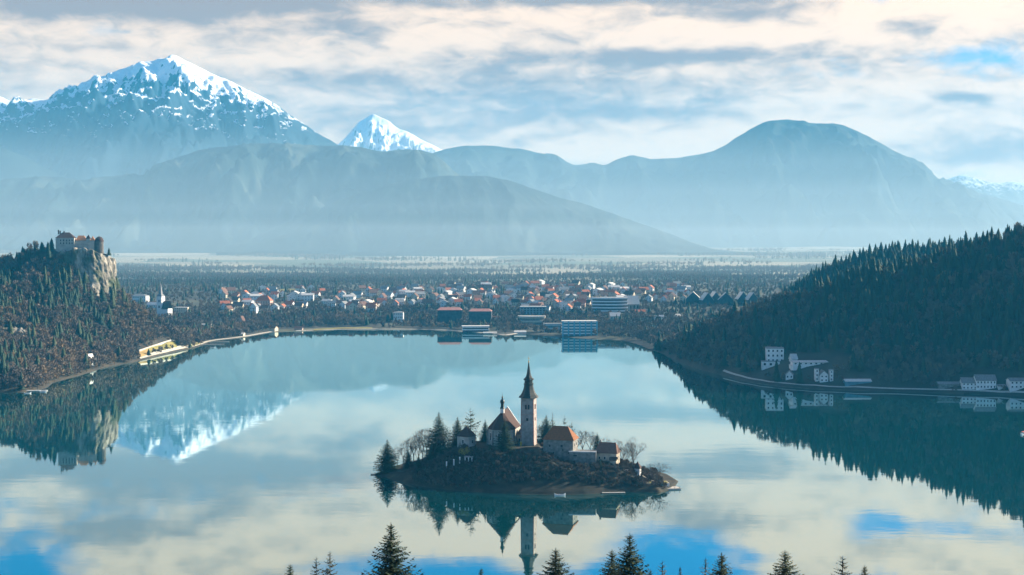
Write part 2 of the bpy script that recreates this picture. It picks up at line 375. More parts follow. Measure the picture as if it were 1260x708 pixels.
# ------------------------------------------------------------------ mesh helpers
def tag(o, label=None, cat=None, group=None, kind=None):
    if label: o['label'] = label
    if cat: o['category'] = cat
    if group: o['group'] = group
    if kind: o['kind'] = kind
    return o
def link(o, parent=None):
    col.objects.link(o)
    if parent is not None: o.parent = parent
    return o
def thing(name, label, cat, loc=(0, 0, 0), rz=0.0, group=None):
    o = bpy.data.objects.new(name, None); o.empty_display_size = 1
    link(o); o.location = loc; o.rotation_euler = (0, 0, rz)
    return tag(o, label, cat, group)
def np_mesh(name, V, F, mats, midx=None, smooth=False, tint=None):
    """V (n,3); F list of arrays of equal-sided faces"""
    me = bpy.data.meshes.new(name)
    V = np.asarray(V, np.float32)
    F = [np.asarray(f, np.int32) for f in (F if isinstance(F, list) else [F]) if len(f)]
    nl = sum(f.size for f in F); nf = sum(len(f) for f in F)
    me.vertices.add(len(V)); me.vertices.foreach_set('co', V.ravel())
    me.loops.add(nl); me.loops.foreach_set('vertex_index', np.concatenate([f.ravel() for f in F]))
    me.polygons.add(nf)
    tot = np.concatenate([np.full(len(f), f.shape[1], np.int32) for f in F])
    st = np.concatenate([[0], np.cumsum(tot)[:-1]]).astype(np.int32)
    me.polygons.foreach_set('loop_start', st)
    for mt in (mats if isinstance(mats, (list, tuple)) else [mats]): me.materials.append(mt)
    if midx is not None: me.polygons.foreach_set('material_index', np.asarray(midx, np.int32))
    if smooth: me.polygons.foreach_set('use_smooth', np.ones(nf, bool))
    if tint is not None:
        a = me.attributes.new('tint', 'FLOAT', 'POINT'); a.data.foreach_set('value', np.asarray(tint, np.float32))
    me.update(calc_edges=True); me.validate()
    return me
def grid_faces(nr, nc):
    i = np.arange(nr - 1)[:, None] * nc + np.arange(nc - 1)[None, :]
    return np.stack([i, i + 1, i + nc + 1, i + nc], -1).reshape(-1, 4)

class MB:
    def __init__(s): s.v = []; s.f = []; s.m = []
    def add(s, vs, fs, mi=0):
        k = len(s.v); s.v += [tuple(v) for v in vs]
        for f in fs: s.f.append([i + k for i in f]); s.m.append(mi)
        return s
    def box(s, x0, x1, y0, y1, z0, z1, mi=0):
        return s.add([(x0, y0, z0), (x1, y0, z0), (x1, y1, z0), (x0, y1, z0), (x0, y0, z1), (x1, y0, z1), (x1, y1, z1), (x0, y1, z1)],
                     [(3, 2, 1, 0), (4, 5, 6, 7), (0, 1, 5, 4), (1, 2, 6, 5), (2, 3, 7, 6), (3, 0, 4, 7)], mi)
    def prism(s, poly, z0, z1, mi=0, top=1.0, c=None):
        n = len(poly)
        cx = sum(p[0] for p in poly) / n if c is None else c[0]; cy = sum(p[1] for p in poly) / n if c is None else c[1]
        vs = [(p[0], p[1], z0) for p in poly] + [(cx + (p[0] - cx) * top, cy + (p[1] - cy) * top, z1) for p in poly]
        fs = [tuple(range(n))[::-1], tuple(range(n, 2 * n))] + [(i, (i + 1) % n, n + (i + 1) % n, n + i) for i in range(n)]
        return s.add(vs, fs, mi)
    def lathe(s, prof, n=12, mi=0, cx=0, cy=0, rot=0.0, sq=None):
        k = len(s.v); vs = []; fs = []
        for (r, z) in prof:
            for i in range(n):
                a = rot + 2 * math.pi * i / n
                vs.append((cx + r * math.cos(a), cy + r * math.sin(a), z))
        for j in range(len(prof) - 1):
            for i in range(n):
                fs.append((j * n + i, j * n + (i + 1) % n, (j + 1) * n + (i + 1) % n, (j + 1) * n + i))
        fs.append(tuple(range(n))[::-1]); fs.append(tuple((len(prof) - 1) * n + i for i in range(n)))
        return s.add(vs, fs, mi)
    def gable(s, x0, x1, y0, y1, z0, z1, over=.4, th=.3, mi=0):
        """ridge along x, roof as a solid with overhang"""
        ym = (y0 + y1) / 2; a, b = x0 - over, x1 + over; c, d = y0 - over, y1 + over
        k = (z1 - z0) / (ym - y0) * over
        vs = []
        for x in (a, b):
            vs += [(x, c, z0 - k), (x, ym, z1), (x, d, z0 - k), (x, c, z0 - k + th), (x, ym, z1 + th), (x, d, z0 - k + th)]
        fs = [(3, 4, 10, 9), (4, 5, 11, 10), (0, 6, 7, 1), (1, 7, 8, 2), (0, 3, 9, 6), (2, 8, 11, 5), (0, 1, 4, 3), (1, 2, 5, 4), (6, 9, 10, 7), (7, 10, 11, 8)]
        return s.add(vs, fs, mi)
    def hip(s, x0, x1, y0, y1, z0, z1, inset=None, over=.4, mi=0):
        ym = (y0 + y1) / 2
        ins = (y1 - y0) / 2 if inset is None else inset
        a, b, c, d = x0 - over, x1 + over, y0 - over, y1 + over
        r0, r1 = x0 + ins, x1 - ins
        if r0 > r1: r0 = r1 = (r0 + r1) / 2
        return s.add([(a, c, z0), (b, c, z0), (b, d, z0), (a, d, z0), (r0, ym, z1), (r1 + .01, ym, z1)],
                     [(3, 2, 1, 0), (0, 1, 5, 4), (1, 2, 5), (2, 3, 4, 5), (3, 0, 4)], mi)
    def tube(s, p0, p1, r0, r1, n=5, mi=0):
        p0, p1 = Vector(p0), Vector(p1); d = (p1 - p0)
        if d.length < 1e-6: return s
        d.normalize(); a = d.orthogonal().normalized(); b = d.cross(a)
        vs = [p0 + (a * math.cos(2 * math.pi * i / n) + b * math.sin(2 * math.pi * i / n)) * r0 for i in range(n)] + \
             [p1 + (a * math.cos(2 * math.pi * i / n) + b * math.sin(2 * math.pi * i / n)) * r1 for i in range(n)]
        fs = [(i, (i + 1) % n, n + (i + 1) % n, n + i) for i in range(n)] + [tuple(range(n))[::-1], tuple(range(n, 2 * n))]
        return s.add(vs, fs, mi)
    def mesh(s, name, mats):
        me = bpy.data.meshes.new(name); me.from_pydata(s.v, [], s.f)
        for mt in (mats if isinstance(mats, (list, tuple)) else [mats]): me.materials.append(mt)
        me.polygons.foreach_set('material_index', s.m); me.update()
        return me
    def build(s, name, mats, parent=None):
        return link(bpy.data.objects.new(name, s.mesh(name, mats)), parent)

# ------------------------------------------------------------------ shoreline and ground heights
SHORE_PX = [(-110, 494), (-60, 487), (0, 483), (30, 483), (57, 478), (66, 471), (100, 462), (130, 452), (165, 446), (176, 443), (200, 437), (245, 427), (262, 420),
            (300, 416), (338, 409), (365, 408), (420, 406), (480, 406), (520, 406), (560, 408), (600, 411), (622, 414), (640, 411), (690, 415), (735, 418), (765, 419), (782, 423),
            (800, 430), (820, 437), (838, 447), (862, 455), (885, 461), (905, 467), (930, 472), (960, 476), (1000, 479), (1050, 481), (1100, 482), (1180, 485), (1225, 486), (1262, 488), (1340, 493)]
SHORE = [PZ(x, y, 0)[:2] for x, y in SHORE_PX]
LAKE = SHORE + [(900, 1150), (1100, 760), (700, 430), (0, 450), (-560, 430), (-900, 800), (-760, 1250)]
SHORE_NP = np.array(SHORE)

def seg_dist(x, y, pts, vals=None):
    x = np.asarray(x, float); y = np.asarray(y, float)
    best = np.full(x.shape, 1e18); bv = np.zeros(x.shape)
    for i in range(len(pts) - 1):
        ax, ay = pts[i][0], pts[i][1]; bx, by = pts[i + 1][0], pts[i + 1][1]
        dx, dy = bx - ax, by - ay
        t = np.clip(((x - ax) * dx + (y - ay) * dy) / (dx * dx + dy * dy + 1e-9), 0, 1)
        d = (x - ax - t * dx) ** 2 + (y - ay - t * dy) ** 2
        m = d < best
        best = np.where(m, d, best)
        if vals is not None: bv = np.where(m, vals[i] + t * (vals[i + 1] - vals[i]), bv)
    return (np.sqrt(best), bv) if vals is not None else np.sqrt(best)
def inside(x, y, poly):
    x = np.asarray(x, float); y = np.asarray(y, float)
    c = np.zeros(x.shape, bool); n = len(poly); j = n - 1
    for i in range(n):
        xi, yi = poly[i]; xj, yj = poly[j]
        if yi != yj:
            c ^= ((yi > y) != (yj > y)) & (x < (xj - xi) * (y - yi) / (yj - yi) + xi)
        j = i
    return c

def crest(lst): return [PY(px, py, Y) for px, py, Y in lst]
C_LEFT = crest([(-330, 330, 2080), (-160, 334, 2100), (-60, 330, 2110), (0, 324, 2130), (30, 320, 2130), (60, 314, 2130), (95, 312, 2130), (128, 340, 2140), (150, 366, 2150), (172, 384, 2170), (192, 397, 2200), (205, 412, 2230)])
C_RIGHT = crest([(1620, 262, 1700), (1400, 262, 1730), (1260, 284, 1760), (1200, 305, 1790), (1150, 318, 1800), (1100, 332, 1800), (1056, 343, 1800), (1000, 360, 1810), (974, 369, 1810), (930, 381, 1815), (893, 391, 1880), (862, 405, 1960), (838, 420, 2100), (824, 434, 2250)])
C_BACK = crest([(1560, 290, 2500), (1300, 300, 2500), (1200, 305, 2500), (1120, 313, 2500), (1060, 322, 2500), (1015, 338, 2500), (990, 362, 2500), (965, 384, 2500)])

def hill_h(x, y, cr, p, back=260.0):
    ds = seg_dist(x, y, SHORE)
    dc, zc = seg_dist(x, y, cr, [c[2] for c in cr])
    land = ~inside(x, y, LAKE)
    t = ds / (ds + dc + 1e-6)
    front = zc * t ** p
    return np.where(land, front, -2 - .2 * ds), dc, zc, ds
def rock_d(x, y):
    """signed distance-like field of the castle rock: positive inside"""
    X0, Y0 = -621, 1971
    u = (x - X0); v = (y - Y0)
    w = 6 * fbm(x / 18., y / 18., 3)
    right = 31 + w - u - .10 * np.abs(v)
    left = u + 57 + w
    fr = v + 22 + w + np.maximum(0, u - 2) * .35
    bk = 46 - v + w
    return right, left, fr, bk
def left_h(x, y):
    h, dc, zc, ds = hill_h(x, y, C_LEFT, 1.0)
    h = h * (1 - .55 * sstep(y, 2070, 2270))
    h = h + 5 * fbm(x / 70., y / 70., 4) * sstep(ds, 5, 60)
    r, l, f, b = rock_d(x, y)
    st = sstep(x, -652, -627)
    fk = sstep(f, -34, 8) * (1 - st) + sstep(f, -3, 8) * st
    k = sstep(r, 0, 7) * sstep(l, -40, 4) * fk * sstep(b, 0, 20)
    top = 146 - 5 * sstep(x, -596, -580)
    return np.where(k > 0, np.maximum(h, h + (top - h) * k), h)
def right_h(x, y):
    h, dc, zc, ds = hill_h(x, y, C_RIGHT, .95)
    cr = sorted((c[0], c[1]) for c in C_RIGHT)
    bk = y - np.interp(x, [c[0] for c in cr], [c[1] for c in cr])
    h = h * (1 - .9 * sstep(bk, 15, 300))
    return h + 6 * fbm(x / 90. + 7, y / 90., 4) * sstep(ds, 5, 80)
def back_h(x, y):
    dc, zc = seg_dist(x, y, C_BACK, [c[2] for c in C_BACK])
    return zc * np.clip(1 - dc / 520., -.2, 1) + 5 * fbm(x / 80. + 3, y / 80., 4)
def plain_h(x, y):
    x = np.asarray(x, float); y = np.asarray(y, float)
    ds = seg_dist(x, y, SHORE)
    lk = inside(x, y, LAKE)
    h = np.interp(ds, [0, 8, 60, 150, 300, 500, 700, 1000, 1300, 2100, 3000, 3800, 4800, 6000, 40000], [0, 1.2, 2.5, 6, 17, 28, 37, 44, 47, 61, 78, 93, 104, 107, 110])
    h = h + sstep(ds, 300, 1500) * 7 * fbm(x / 900., y / 900., 3)
    near = seg_dist(x, y, LAKE + LAKE[:1])
    h = np.where(y < 1400, np.minimum(h, .02 * near), h)
    return np.where(lk, np.maximum(-6, -.15 * near), h)
def H(x, y):
    x = np.atleast_1d(np.asarray(x, float)); y = np.atleast_1d(np.asarray(y, float))
    h = plain_h(x, y)
    h = np.where((x < -330) & (y < 2700), np.maximum(h, left_h(x, y)), h)
    h = np.where((x > 180) & (y < 2900), np.maximum(h, right_h(x, y)), h)
    h = np.where((x > 300) & (y < 3100) & (y > 1900), np.maximum(h, back_h(x, y)), h)
    return h
def GP(px, py, y0=1320., y1=9000.):
    """the point of the ground seen at a place in the photo"""
    dx, dy, dz = ray(px, py)
    Y = np.concatenate([np.arange(y0, min(y1, 4000), 4.0), np.arange(4000, max(y1, 4001), 25.0)])
    t = Y / dy; z = CAM_H + dz * t; x = dx * t
    below = z <= H(x, Y)
    i = int(np.argmax(below)) if below.any() else len(Y) - 1
    return (float(x[i]), float(Y[i]), float(H(x[i], Y[i])[0]))

# ground sheet
ys = np.concatenate([np.arange(-400, 1300, 60), np.arange(1300, 3700, 9), np.arange(3700, 9000, 60), np.arange(9000, 15001, 300)])
u = np.linspace(-1, 1, 421)
YY = np.repeat(ys[:, None], len(u), 1)
XX = u[None, :] * (1100 + .62 * np.maximum(YY, 0))
Z = plain_h(XX.ravel(), YY.ravel())
me = np_mesh('ground', np.stack([XX.ravel(), YY.ravel(), Z], -1), grid_faces(len(ys), len(u)), ground_mat(), smooth=True)
tag(link(bpy.data.objects.new('ground', me)), kind='structure', label='valley floor with fields around the lake')

# lake
wm = MB(); wm.add([(-1800, -300, 0), (1800, -300, 0), (1800, 2760, 0), (-1800, 2760, 0)], [(0, 1, 2, 3)])
tag(wm.build('water', water_mat()), kind='structure', label='still teal lake mirroring the sky')

def hill_mesh(name, fn, x0, x1, y0, y1, nx, ny, mat, label):
    xs = np.linspace(x0, x1, nx); yy = np.linspace(y0, y1, ny)
    X, Y = np.meshgrid(xs, yy)
    z = fn(X.ravel(), Y.ravel())
    me = np_mesh(name, np.stack([X.ravel(), Y.ravel(), z], -1), grid_faces(ny, nx), mat, smooth=True)
    return tag(link(bpy.data.objects.new(name, me)), kind='structure', label=label)
hill_mesh('hill', left_h, -1150, -420, 1380, 2380, 190, 270, M['hill_floor'], 'wooded castle hill rising from the left shore')
hill_mesh('hill', right_h, 190, 1450, 1310, 2560, 180, 190, M['hill_floor'], 'dark wooded hill rising from the right shore')
hill_mesh('hill', back_h, 350, 1600, 1760, 2760, 120, 100, M['hill_floor'], 'wooded hill behind the dark hill on the right')
def view_h(x, y): return np.where(y < 0, 0, -.335 * y) + 163 - 13 * sstep(y, -6, 8) - .0001 * x * x + 2 * fbm(x / 40., y / 40., 3) * sstep(y, 0, 40)
hill_mesh('hill', view_h, -520, 520, -250, 470, 90, 70, M['hill_floor'], 'steep slope below the viewpoint')

# limestone cliff below the castle: a thick displaced face that follows the edge of the rock
def cliff():
    # plan of the face, from the front (below the castle) round the right end to the back
    plan = [(-704, 2106), (-690, 2101), (-672, 2097), (-657, 2097), (-643, 2102), (-633, 2111), (-625, 2124), (-623, 2140), (-627, 2160), (-640, 2178)]
    zt = [152, 157, 159, 160, 157, 153, 148, 142, 142, 146]
    zb = [136, 118, 100, 90, 82, 74, 66, 62, 64, 80]
    plan = [(a * .9244, b * .9244) for a, b in plan]; zt = [a * .9244 for a in zt]; zb = [a * .9244 for a in zb]
    n, m = 130, 70
    d = np.concatenate([[0], np.cumsum([math.dist(plan[i], plan[i + 1]) for i in range(len(plan) - 1)])])
    s = np.linspace(0, d[-1], n)
    px = np.interp(s, d, [p[0] for p in plan]); py = np.interp(s, d, [p[1] for p in plan])
    T = np.interp(s, d, zt) + 5 * fbm(s / 9., s * 0 + 3.3, 3); B = np.interp(s, d, zb)
    tx = np.gradient(px); ty = np.gradient(py); ln = np.hypot(tx, ty); nx, ny = ty / ln, -tx / ln
    V = []
    for j in range(m):
        f = j / (m - 1.0)
        z = B + (T - B) * f
        ss = s + .25 * z
        dis = 5.0 * ridged(ss / 22., z / 60. + 0 * s, 5) * .7 + 2.6 * fbm(ss / 7., z / 12., 4) - 2.5
        off = dis + 9 * (1 - f) ** 1.5 - 3 * f
        if j == m - 1: off = off - 6
        V.append(np.stack([px + nx * off, py + ny * off, z], -1))
    cap = np.stack([px - nx * 22, py - ny * 22, T - 1], -1); V.append(cap)
    V = np.concatenate(V)
    me = np_mesh('cliff', V, grid_faces(m + 1, n), M['cliff'])
    tag(link(bpy.data.objects.new('cliff', me)), kind='structure', label='pale limestone cliff under the castle')
cliff()

# ------------------------------------------------------------------ mountains
def mountain(label, sky, Y, foot_y, foot_z, mat, seed, rough=.16, spur=(700, 2600), p=1.1, nx=420, ny=110, edge=6, back=1500, crag=0):
    """ridge along x with spurs and gullies running down to the valley"""
    pts = [PY(px, py, Y) for px, py in sky]
    xs = np.linspace(pts[0][0], pts[-1][0], nx)
    zc = np.interp(xs, [q[0] for q in pts], [q[2] for q in pts])
    zc = np.convolve(np.pad(zc, 4, mode='edge'), np.ones(5) / 5, 'same')[4:-4]
    zc = zc + edge * fbm(xs / (edge * 12), xs * 0 + seed, 5)
    rows = []
    tb = np.array([.5, .22, .08]); tf = np.linspace(0, 1, ny) ** 1.15
    for t in tb:
        rows.append(np.stack([xs, np.full(nx, Y + t * back), zc - (zc - foot_z) * t * 1.2], -1))
    W = Y - foot_y
    for t in tf:
        wx = xs + 260 * fbm(xs / 900. + seed, np.full(nx, t * W / 1500.), 3) + (W * t) * .12 * np.sin(seed * 3.1)
        g = ridged(wx / spur[0] + seed, np.full(nx, t * W / spur[1]), 5, .55) - 1.1
        g2 = fbm(xs / 160., np.full(nx, t * W / 220.) + seed, 5)
        env = (t ** .8) * (1 - t) ** .7 * 2.0
        h = foot_z + (zc - foot_z) * (1 - t) ** p
        h = h + env * (zc - foot_z) * rough * (g + .55 * g2)
        if crag:
            g3 = ridged(wx / 150. + seed, np.full(nx, t * W / 330.) + .3 * xs / 150., 5, .6) - 1.0
            h = h + crag * g3 * min(1, t * 9) * (1 - t) ** .5
        rows.append(np.stack([xs, np.full(nx, Y - t * W), h - 60 * (t > .999)], -1))
    V = np.concatenate(rows)
    me = np_mesh('mountain', V, grid_faces(len(rows), nx), mat, smooth=True)
    return tag(link(bpy.data.objects.new('mountain', me)), kind='structure', label=label)

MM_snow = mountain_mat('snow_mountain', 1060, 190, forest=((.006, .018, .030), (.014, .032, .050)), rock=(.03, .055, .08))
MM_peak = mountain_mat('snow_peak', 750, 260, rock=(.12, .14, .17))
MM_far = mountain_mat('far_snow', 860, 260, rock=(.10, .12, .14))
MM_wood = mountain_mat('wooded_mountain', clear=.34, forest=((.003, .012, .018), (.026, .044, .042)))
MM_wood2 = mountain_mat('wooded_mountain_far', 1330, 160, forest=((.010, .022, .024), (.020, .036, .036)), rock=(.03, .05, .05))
mountain('snow covered mountain with rocky crest', [(-700, 260), (-300, 170), (-160, 150), (-60, 120), (0, 119), (22, 128), (40, 121), (58, 124), (80, 112), (95, 106), (110, 98), (125, 94), (140, 88), (155, 84), (165, 80), (180, 76), (190, 74), (196, 71), (203, 73), (210, 67), (222, 71), (235, 77), (260, 90), (290, 103), (305, 110), (320, 117), (345, 133), (370, 150), (395, 166), (425, 184), (480, 215), (560, 260)],
         9800, 7600, 180, MM_snow, 1.7, rough=.26, spur=(620, 2400), p=1.0, nx=760, ny=200, edge=11, crag=24)
mountain('pointed snowy peak behind the ridges', [(330, 230), (400, 190), (425, 169), (440, 153), (450, 146), (458, 140), (466, 143), (478, 149), (492, 159), (505, 164), (520, 172), (540, 183), (600, 215), (700, 260)],
         13200, 11400, 180, MM_peak, 4.2, rough=.22, spur=(700, 2000), nx=340, ny=120, edge=16, crag=46)
mountain('far snowy range on the right', [(1000, 300), (1100, 250), (1150, 226), (1168, 219), (1185, 215), (1200, 219), (1215, 224), (1232, 226), (1245, 223), (1262, 226), (1320, 215), (1420, 230), (1560, 270)],
         13000, 11300, 180, MM_far, 8.8, rough=.2, nx=220, ny=60, edge=7, crag=20)
mountain('broad wooded mountain with a rounded summit', [(300, 300), (430, 240), (500, 200), (545, 184), (570, 180), (600, 179), (625, 182), (645, 184), (665, 189), (682, 190), (692, 195), (702, 203), (714, 204), (724, 201), (732, 199), (742, 205), (760, 196), (778, 191), (800, 196), (830, 195), (850, 192), (868, 189), (885, 183), (900, 174), (915, 164), (930, 155), (945, 149), (970, 147), (1000, 152), (1030, 152), (1045, 157), (1065, 166), (1090, 180), (1120, 198), (1150, 218), (1180, 231), (1220, 242), (1290, 262), (1380, 285), (1560, 300)],
         9200, 7400, 95, MM_wood2, 12.4, rough=.36, spur=(560, 2600), p=1.15, nx=420, ny=110, edge=4)
mountain('dark ridge on the far left', [(-600, 100), (-200, 150), (-60, 165), (0, 181), (25, 191), (50, 204), (75, 216), (110, 235), (180, 262), (260, 300)],
         7900, 6900, 110, MM_wood, 15.1, rough=.12, nx=160, ny=70, edge=5)
mountain('long wooded ridge above the valley', [(-700, 215), (-300, 225), (-60, 222), (0, 222), (30, 219), (55, 217), (80, 219), (100, 222), (130, 218), (155, 215), (175, 217), (190, 210), (205, 200), (222, 192), (245, 185), (270, 181), (295, 179), (320, 176), (345, 177), (370, 178), (400, 180), (430, 180), (450, 182), (465, 187), (480, 186), (500, 184), (520, 185), (535, 190), (548, 200), (562, 214), (600, 240), (680, 280), (760, 300)],
         7000, 5950, 100, MM_wood, 21.3, rough=.46, spur=(330, 1700), nx=420, ny=120, edge=4)
mountain('low wooded spur running down to the plain', [(300, 296), (380, 262), (440, 238), (500, 222), (550, 216), (600, 217), (630, 223), (660, 234), (690, 244), (720, 251), (745, 260), (770, 269), (800, 279), (830, 290), (850, 298), (872, 306), (920, 312)],
         6300, 5700, 98, MM_wood, 26.8, rough=.34, spur=(300, 1400), nx=260, ny=70, edge=3)

# ------------------------------------------------------------------ haze
def haze():
    m, nt, N, L, b = newmat('haze'); N.remove(b)
    pv = N.new('ShaderNodeVolumePrincipled')
    pv.inputs['Color'].default_value = HAZE_COLOR; pv.inputs['Density'].default_value = HAZE_DENSITY
    pv.inputs['Anisotropy'].default_value = .05
    L.new(pv.outputs[0], N['Material Output'].inputs['Volume'])
    mb = MB(); mb.box(-9500, 9500, -1500, 14600, -8, 1580)
    tag(mb.build('haze', m), kind='stuff', label='blue winter haze filling the valley')
HAZE_COLOR, HAZE_DENSITY = (.05, .54, .97, 1), 5.0e-5
MIST_COLOR = (.68, .85, .95, 1)
haze()
def mist(label, y0, z0, top, dens):
    m, nt, N, L, b = newmat('mist'); N.remove(b)
    pv = N.new('ShaderNodeVolumePrincipled')
    pv.inputs['Color'].default_value = MIST_COLOR; pv.inputs['Density'].default_value = dens
    pv.inputs['Anisotropy'].default_value = .05
    L.new(pv.outputs[0], N['Material Output'].inputs['Volume'])
    mb = MB(); mb.box(-8500, 8500, y0, 11000, z0, top)
    tag(mb.build('mist', m), kind='stuff', label=label)
mist('low pale mist lying on the far valley floor', 2720, -4, 205, 6e-5)
mist('pale mist over the fields beyond the town', 3080, -5, 300, 5.5e-5)
mist('thin pale mist filling the valley below the ridges', 3400, -6, 440, 6e-5)
mist('faint pale mist between the mountains', 3660, -7, 640, 6.5e-5)

# ------------------------------------------------------------------ trees
def spruce_arrays(h, r, seed, whorls, nb, ntw, slim=1.0, bare=.06, droop=.35, sparse=0.0):
    """crown of real branches: whorls of drooping boughs, each a row of flat needle sprays"""
    rg = random.Random(seed); V = []; F = []
    def quad(a, b, c, d):
        k = len(V); V.extend((a, b, c, d)); F.append((k, k + 1, k + 2, k + 3))
    zt = h * bare
    for w in range(whorls):
        f = (w / (whorls - 1.0))
        z0 = zt + (h - zt) * (1 - (1 - f) ** 1.25) * .985
        fr = (h - z0) / (h - zt)
        L0 = r * (min(1.0, fr * 1.05 + .015) ** .85) * (.8 + .2 * math.sin(min(1, fr * 1.25) * 2.4))
        n = max(4, int(nb * (.55 + .45 * fr)))
        a0 = rg.random() * 6.28
        for b in range(n):
            if rg.random() < sparse: continue
            a = a0 + 6.283 * b / n + rg.uniform(-.28, .28)
            L = L0 * rg.uniform(.68, 1.12) + .05
            zz = z0 + rg.uniform(-.5, .5) * h / whorls * .8
            ca, sa = math.cos(a), math.sin(a)
            up = .35 * (1 - fr) - droop * fr
            nt = max(3, int(ntw * (.35 + .65 * L / r)))
            def P(t): return Vector((ca * L * t, sa * L * t, zz + L * (up * t + .22 * t * t * (1 if fr > .2 else .3))))
            # bough itself
            for t in range(nt):
                t0 = (t + .4) / nt
                p = P(t0)
                wd = L * (.34 * (1 - t0) ** .8 + .07) * rg.uniform(.75, 1.25)
                th = L / nt * .85 + .03
                for sgn in (-1, 1):
                    da = a + sgn * rg.uniform(.75, 1.15)
                    d = Vector((math.cos(da), math.sin(da), rg.uniform(-.55, .05)))
                    o = Vector((-math.sin(da), math.cos(da), rg.uniform(-.5, .5))) * th * .5
                    q = p + d * wd
                    quad(p - o, p + o, q + o * .35, q - o * .35)
            p = P(.9); q = P(1.04); o = Vector((-sa, ca, 0)) * (.05 * L + .02)
            quad(p - o, p + o, q + o * .3, q - o * .3)
    # leader
    for k in range(5):
        a = k * 1.3; o = Vector((math.cos(a), math.sin(a), 0)) * (.012 * h * .35)
        quad(Vector((0, 0, h * .94)) - o, Vector((0, 0, h * .94)) + o, Vector((0, 0, h * 1.005)) + o * .2, Vector((0, 0, h * 1.005)) - o * .2)
    return np.array([tuple(v) for v in V]), np.array(F)
def trunk_mesh(name, h, r, mat, n=7):
    mb = MB(); mb.lathe([(r * 1.25, -1.0), (r, h * .03), (r * .75, h * .4), (r * .35, h * .8), (r * .08, h * .985)], n)
    return mb.mesh(name, mat)

def bare_arrays(h, seed, depth=5, spread=.55, crown=1.0, lean=0.0, twig=1.0):
    """leafless broadleaf: returns trunk/limb mesh data and twig mesh data"""
    rg = random.Random(seed); mb = MB(); TV = []; TF = []
    def grow(p, d, L, r, lev):
        q = p + d * L
        n = 6 if lev == 0 else (4 if lev < 3 else 3)
        mb.tube(p, q, r, r * .66, n)
        if lev >= depth:
            for i in range(int(5 * twig)):
                dd = (d + Vector((rg.uniform(-1, 1), rg.uniform(-1, 1), rg.uniform(-.4, .9))) * .9).normalized()
                s = p + d * L * rg.uniform(.2, 1.0); e = s + dd * L * rg.uniform(.5, 1.1)
                o = dd.orthogonal().normalized() * (.028 * h / 17)
                k = len(TV); TV.extend((s - o, s + o, e)); TF.append((k, k + 1, k + 2))
            return
        nb = 3 if lev < 2 else rg.choice((2, 3))
        for i in range(nb):
            a = 6.283 * i / nb + rg.uniform(-.6, .6)
            o1 = d.orthogonal().normalized(); o2 = d.cross(o1)
            sp = spread * rg.uniform(.6, 1.25)
            dd = (d + (o1 * math.cos(a) + o2 * math.sin(a)) * sp + Vector((0, 0, .14))).normalized()
            grow(p + d * L * rg.uniform(.72, 1.0), dd, L * rg.uniform(.62, .86) * (crown if lev == 0 else 1), r * .6, lev + 1)
    d0 = Vector((lean, 0, 1)).normalized()
    grow(Vector((0, 0, -.6)), d0, h * .30, h * .017 + .03, 0)
    mz = max(v[2] for v in mb.v); k = h / mz
    mb.v = [(v[0] * k, v[1] * k, v[2] * k) for v in mb.v]
    return mb, np.array([tuple(v * k) for v in TV]), np.array(TF)

PROTO = {}
def proto_spruce(key, h, r, seed, whorls, nb, ntw, mat='spruce', **k):
    V, F = spruce_arrays(h, r, seed, whorls, nb, ntw, **k)
    PROTO[key] = (h, [('trunk', trunk_mesh('trunk', h, h * .011 + .04, M['bark'])), ('crown', np_mesh('crown', V, F, M[mat]))])
def proto_bare(key, h, seed, **k):
    mb, TV, TF = bare_arrays(h, seed, **k)
    PROTO[key] = (h, [('trunk', mb.mesh('trunk', M['bark'])), ('crown', np_mesh('crown', TV, TF, M['twigs']))])
def place_tree(key, name, loc, height, rz, label, group=None, wide=1.0, cat='tree', tilt=(0, 0)):
    h, parts = PROTO[key]
    t = thing(name, label, cat, loc, rz, group)
    s = height / h
    t.scale = (s * wide, s * wide, s); t.rotation_euler = (tilt[0], tilt[1], rz)
    for n, me in parts: link(bpy.data.objects.new(n, me), t)
    return t

for i in range(3): proto_spruce('near%d' % i, 26, 8.6, 50 + i, 60, 12, 17, droop=.30)
for i in range(2): proto_spruce('grey%d' % i, 24, 8.4, 70 + i, 40, 9, 13, 'spruce_grey', droop=.15, sparse=.34)
for i in range(3): proto_spruce('isl%d' % i, 20, 6.6, 90 + i, 34, 11, 11, droop=.38, bare=.05)
proto_spruce('thin', 20, 3.6, 97, 26, 7, 7, droop=.3, sparse=.25)
proto_spruce('sparse', 20, 6.4, 99, 11, 6, 8, droop=.05, bare=.45, sparse=.2)
for i in range(4): proto_bare('bare%d' % i, 17, 110 + i, depth=5, spread=(.5, .6, .72, .55)[i])
proto_bare('broad', 14, 131, depth=5, spread=.95, crown=1.1, lean=.18, twig=1.3)

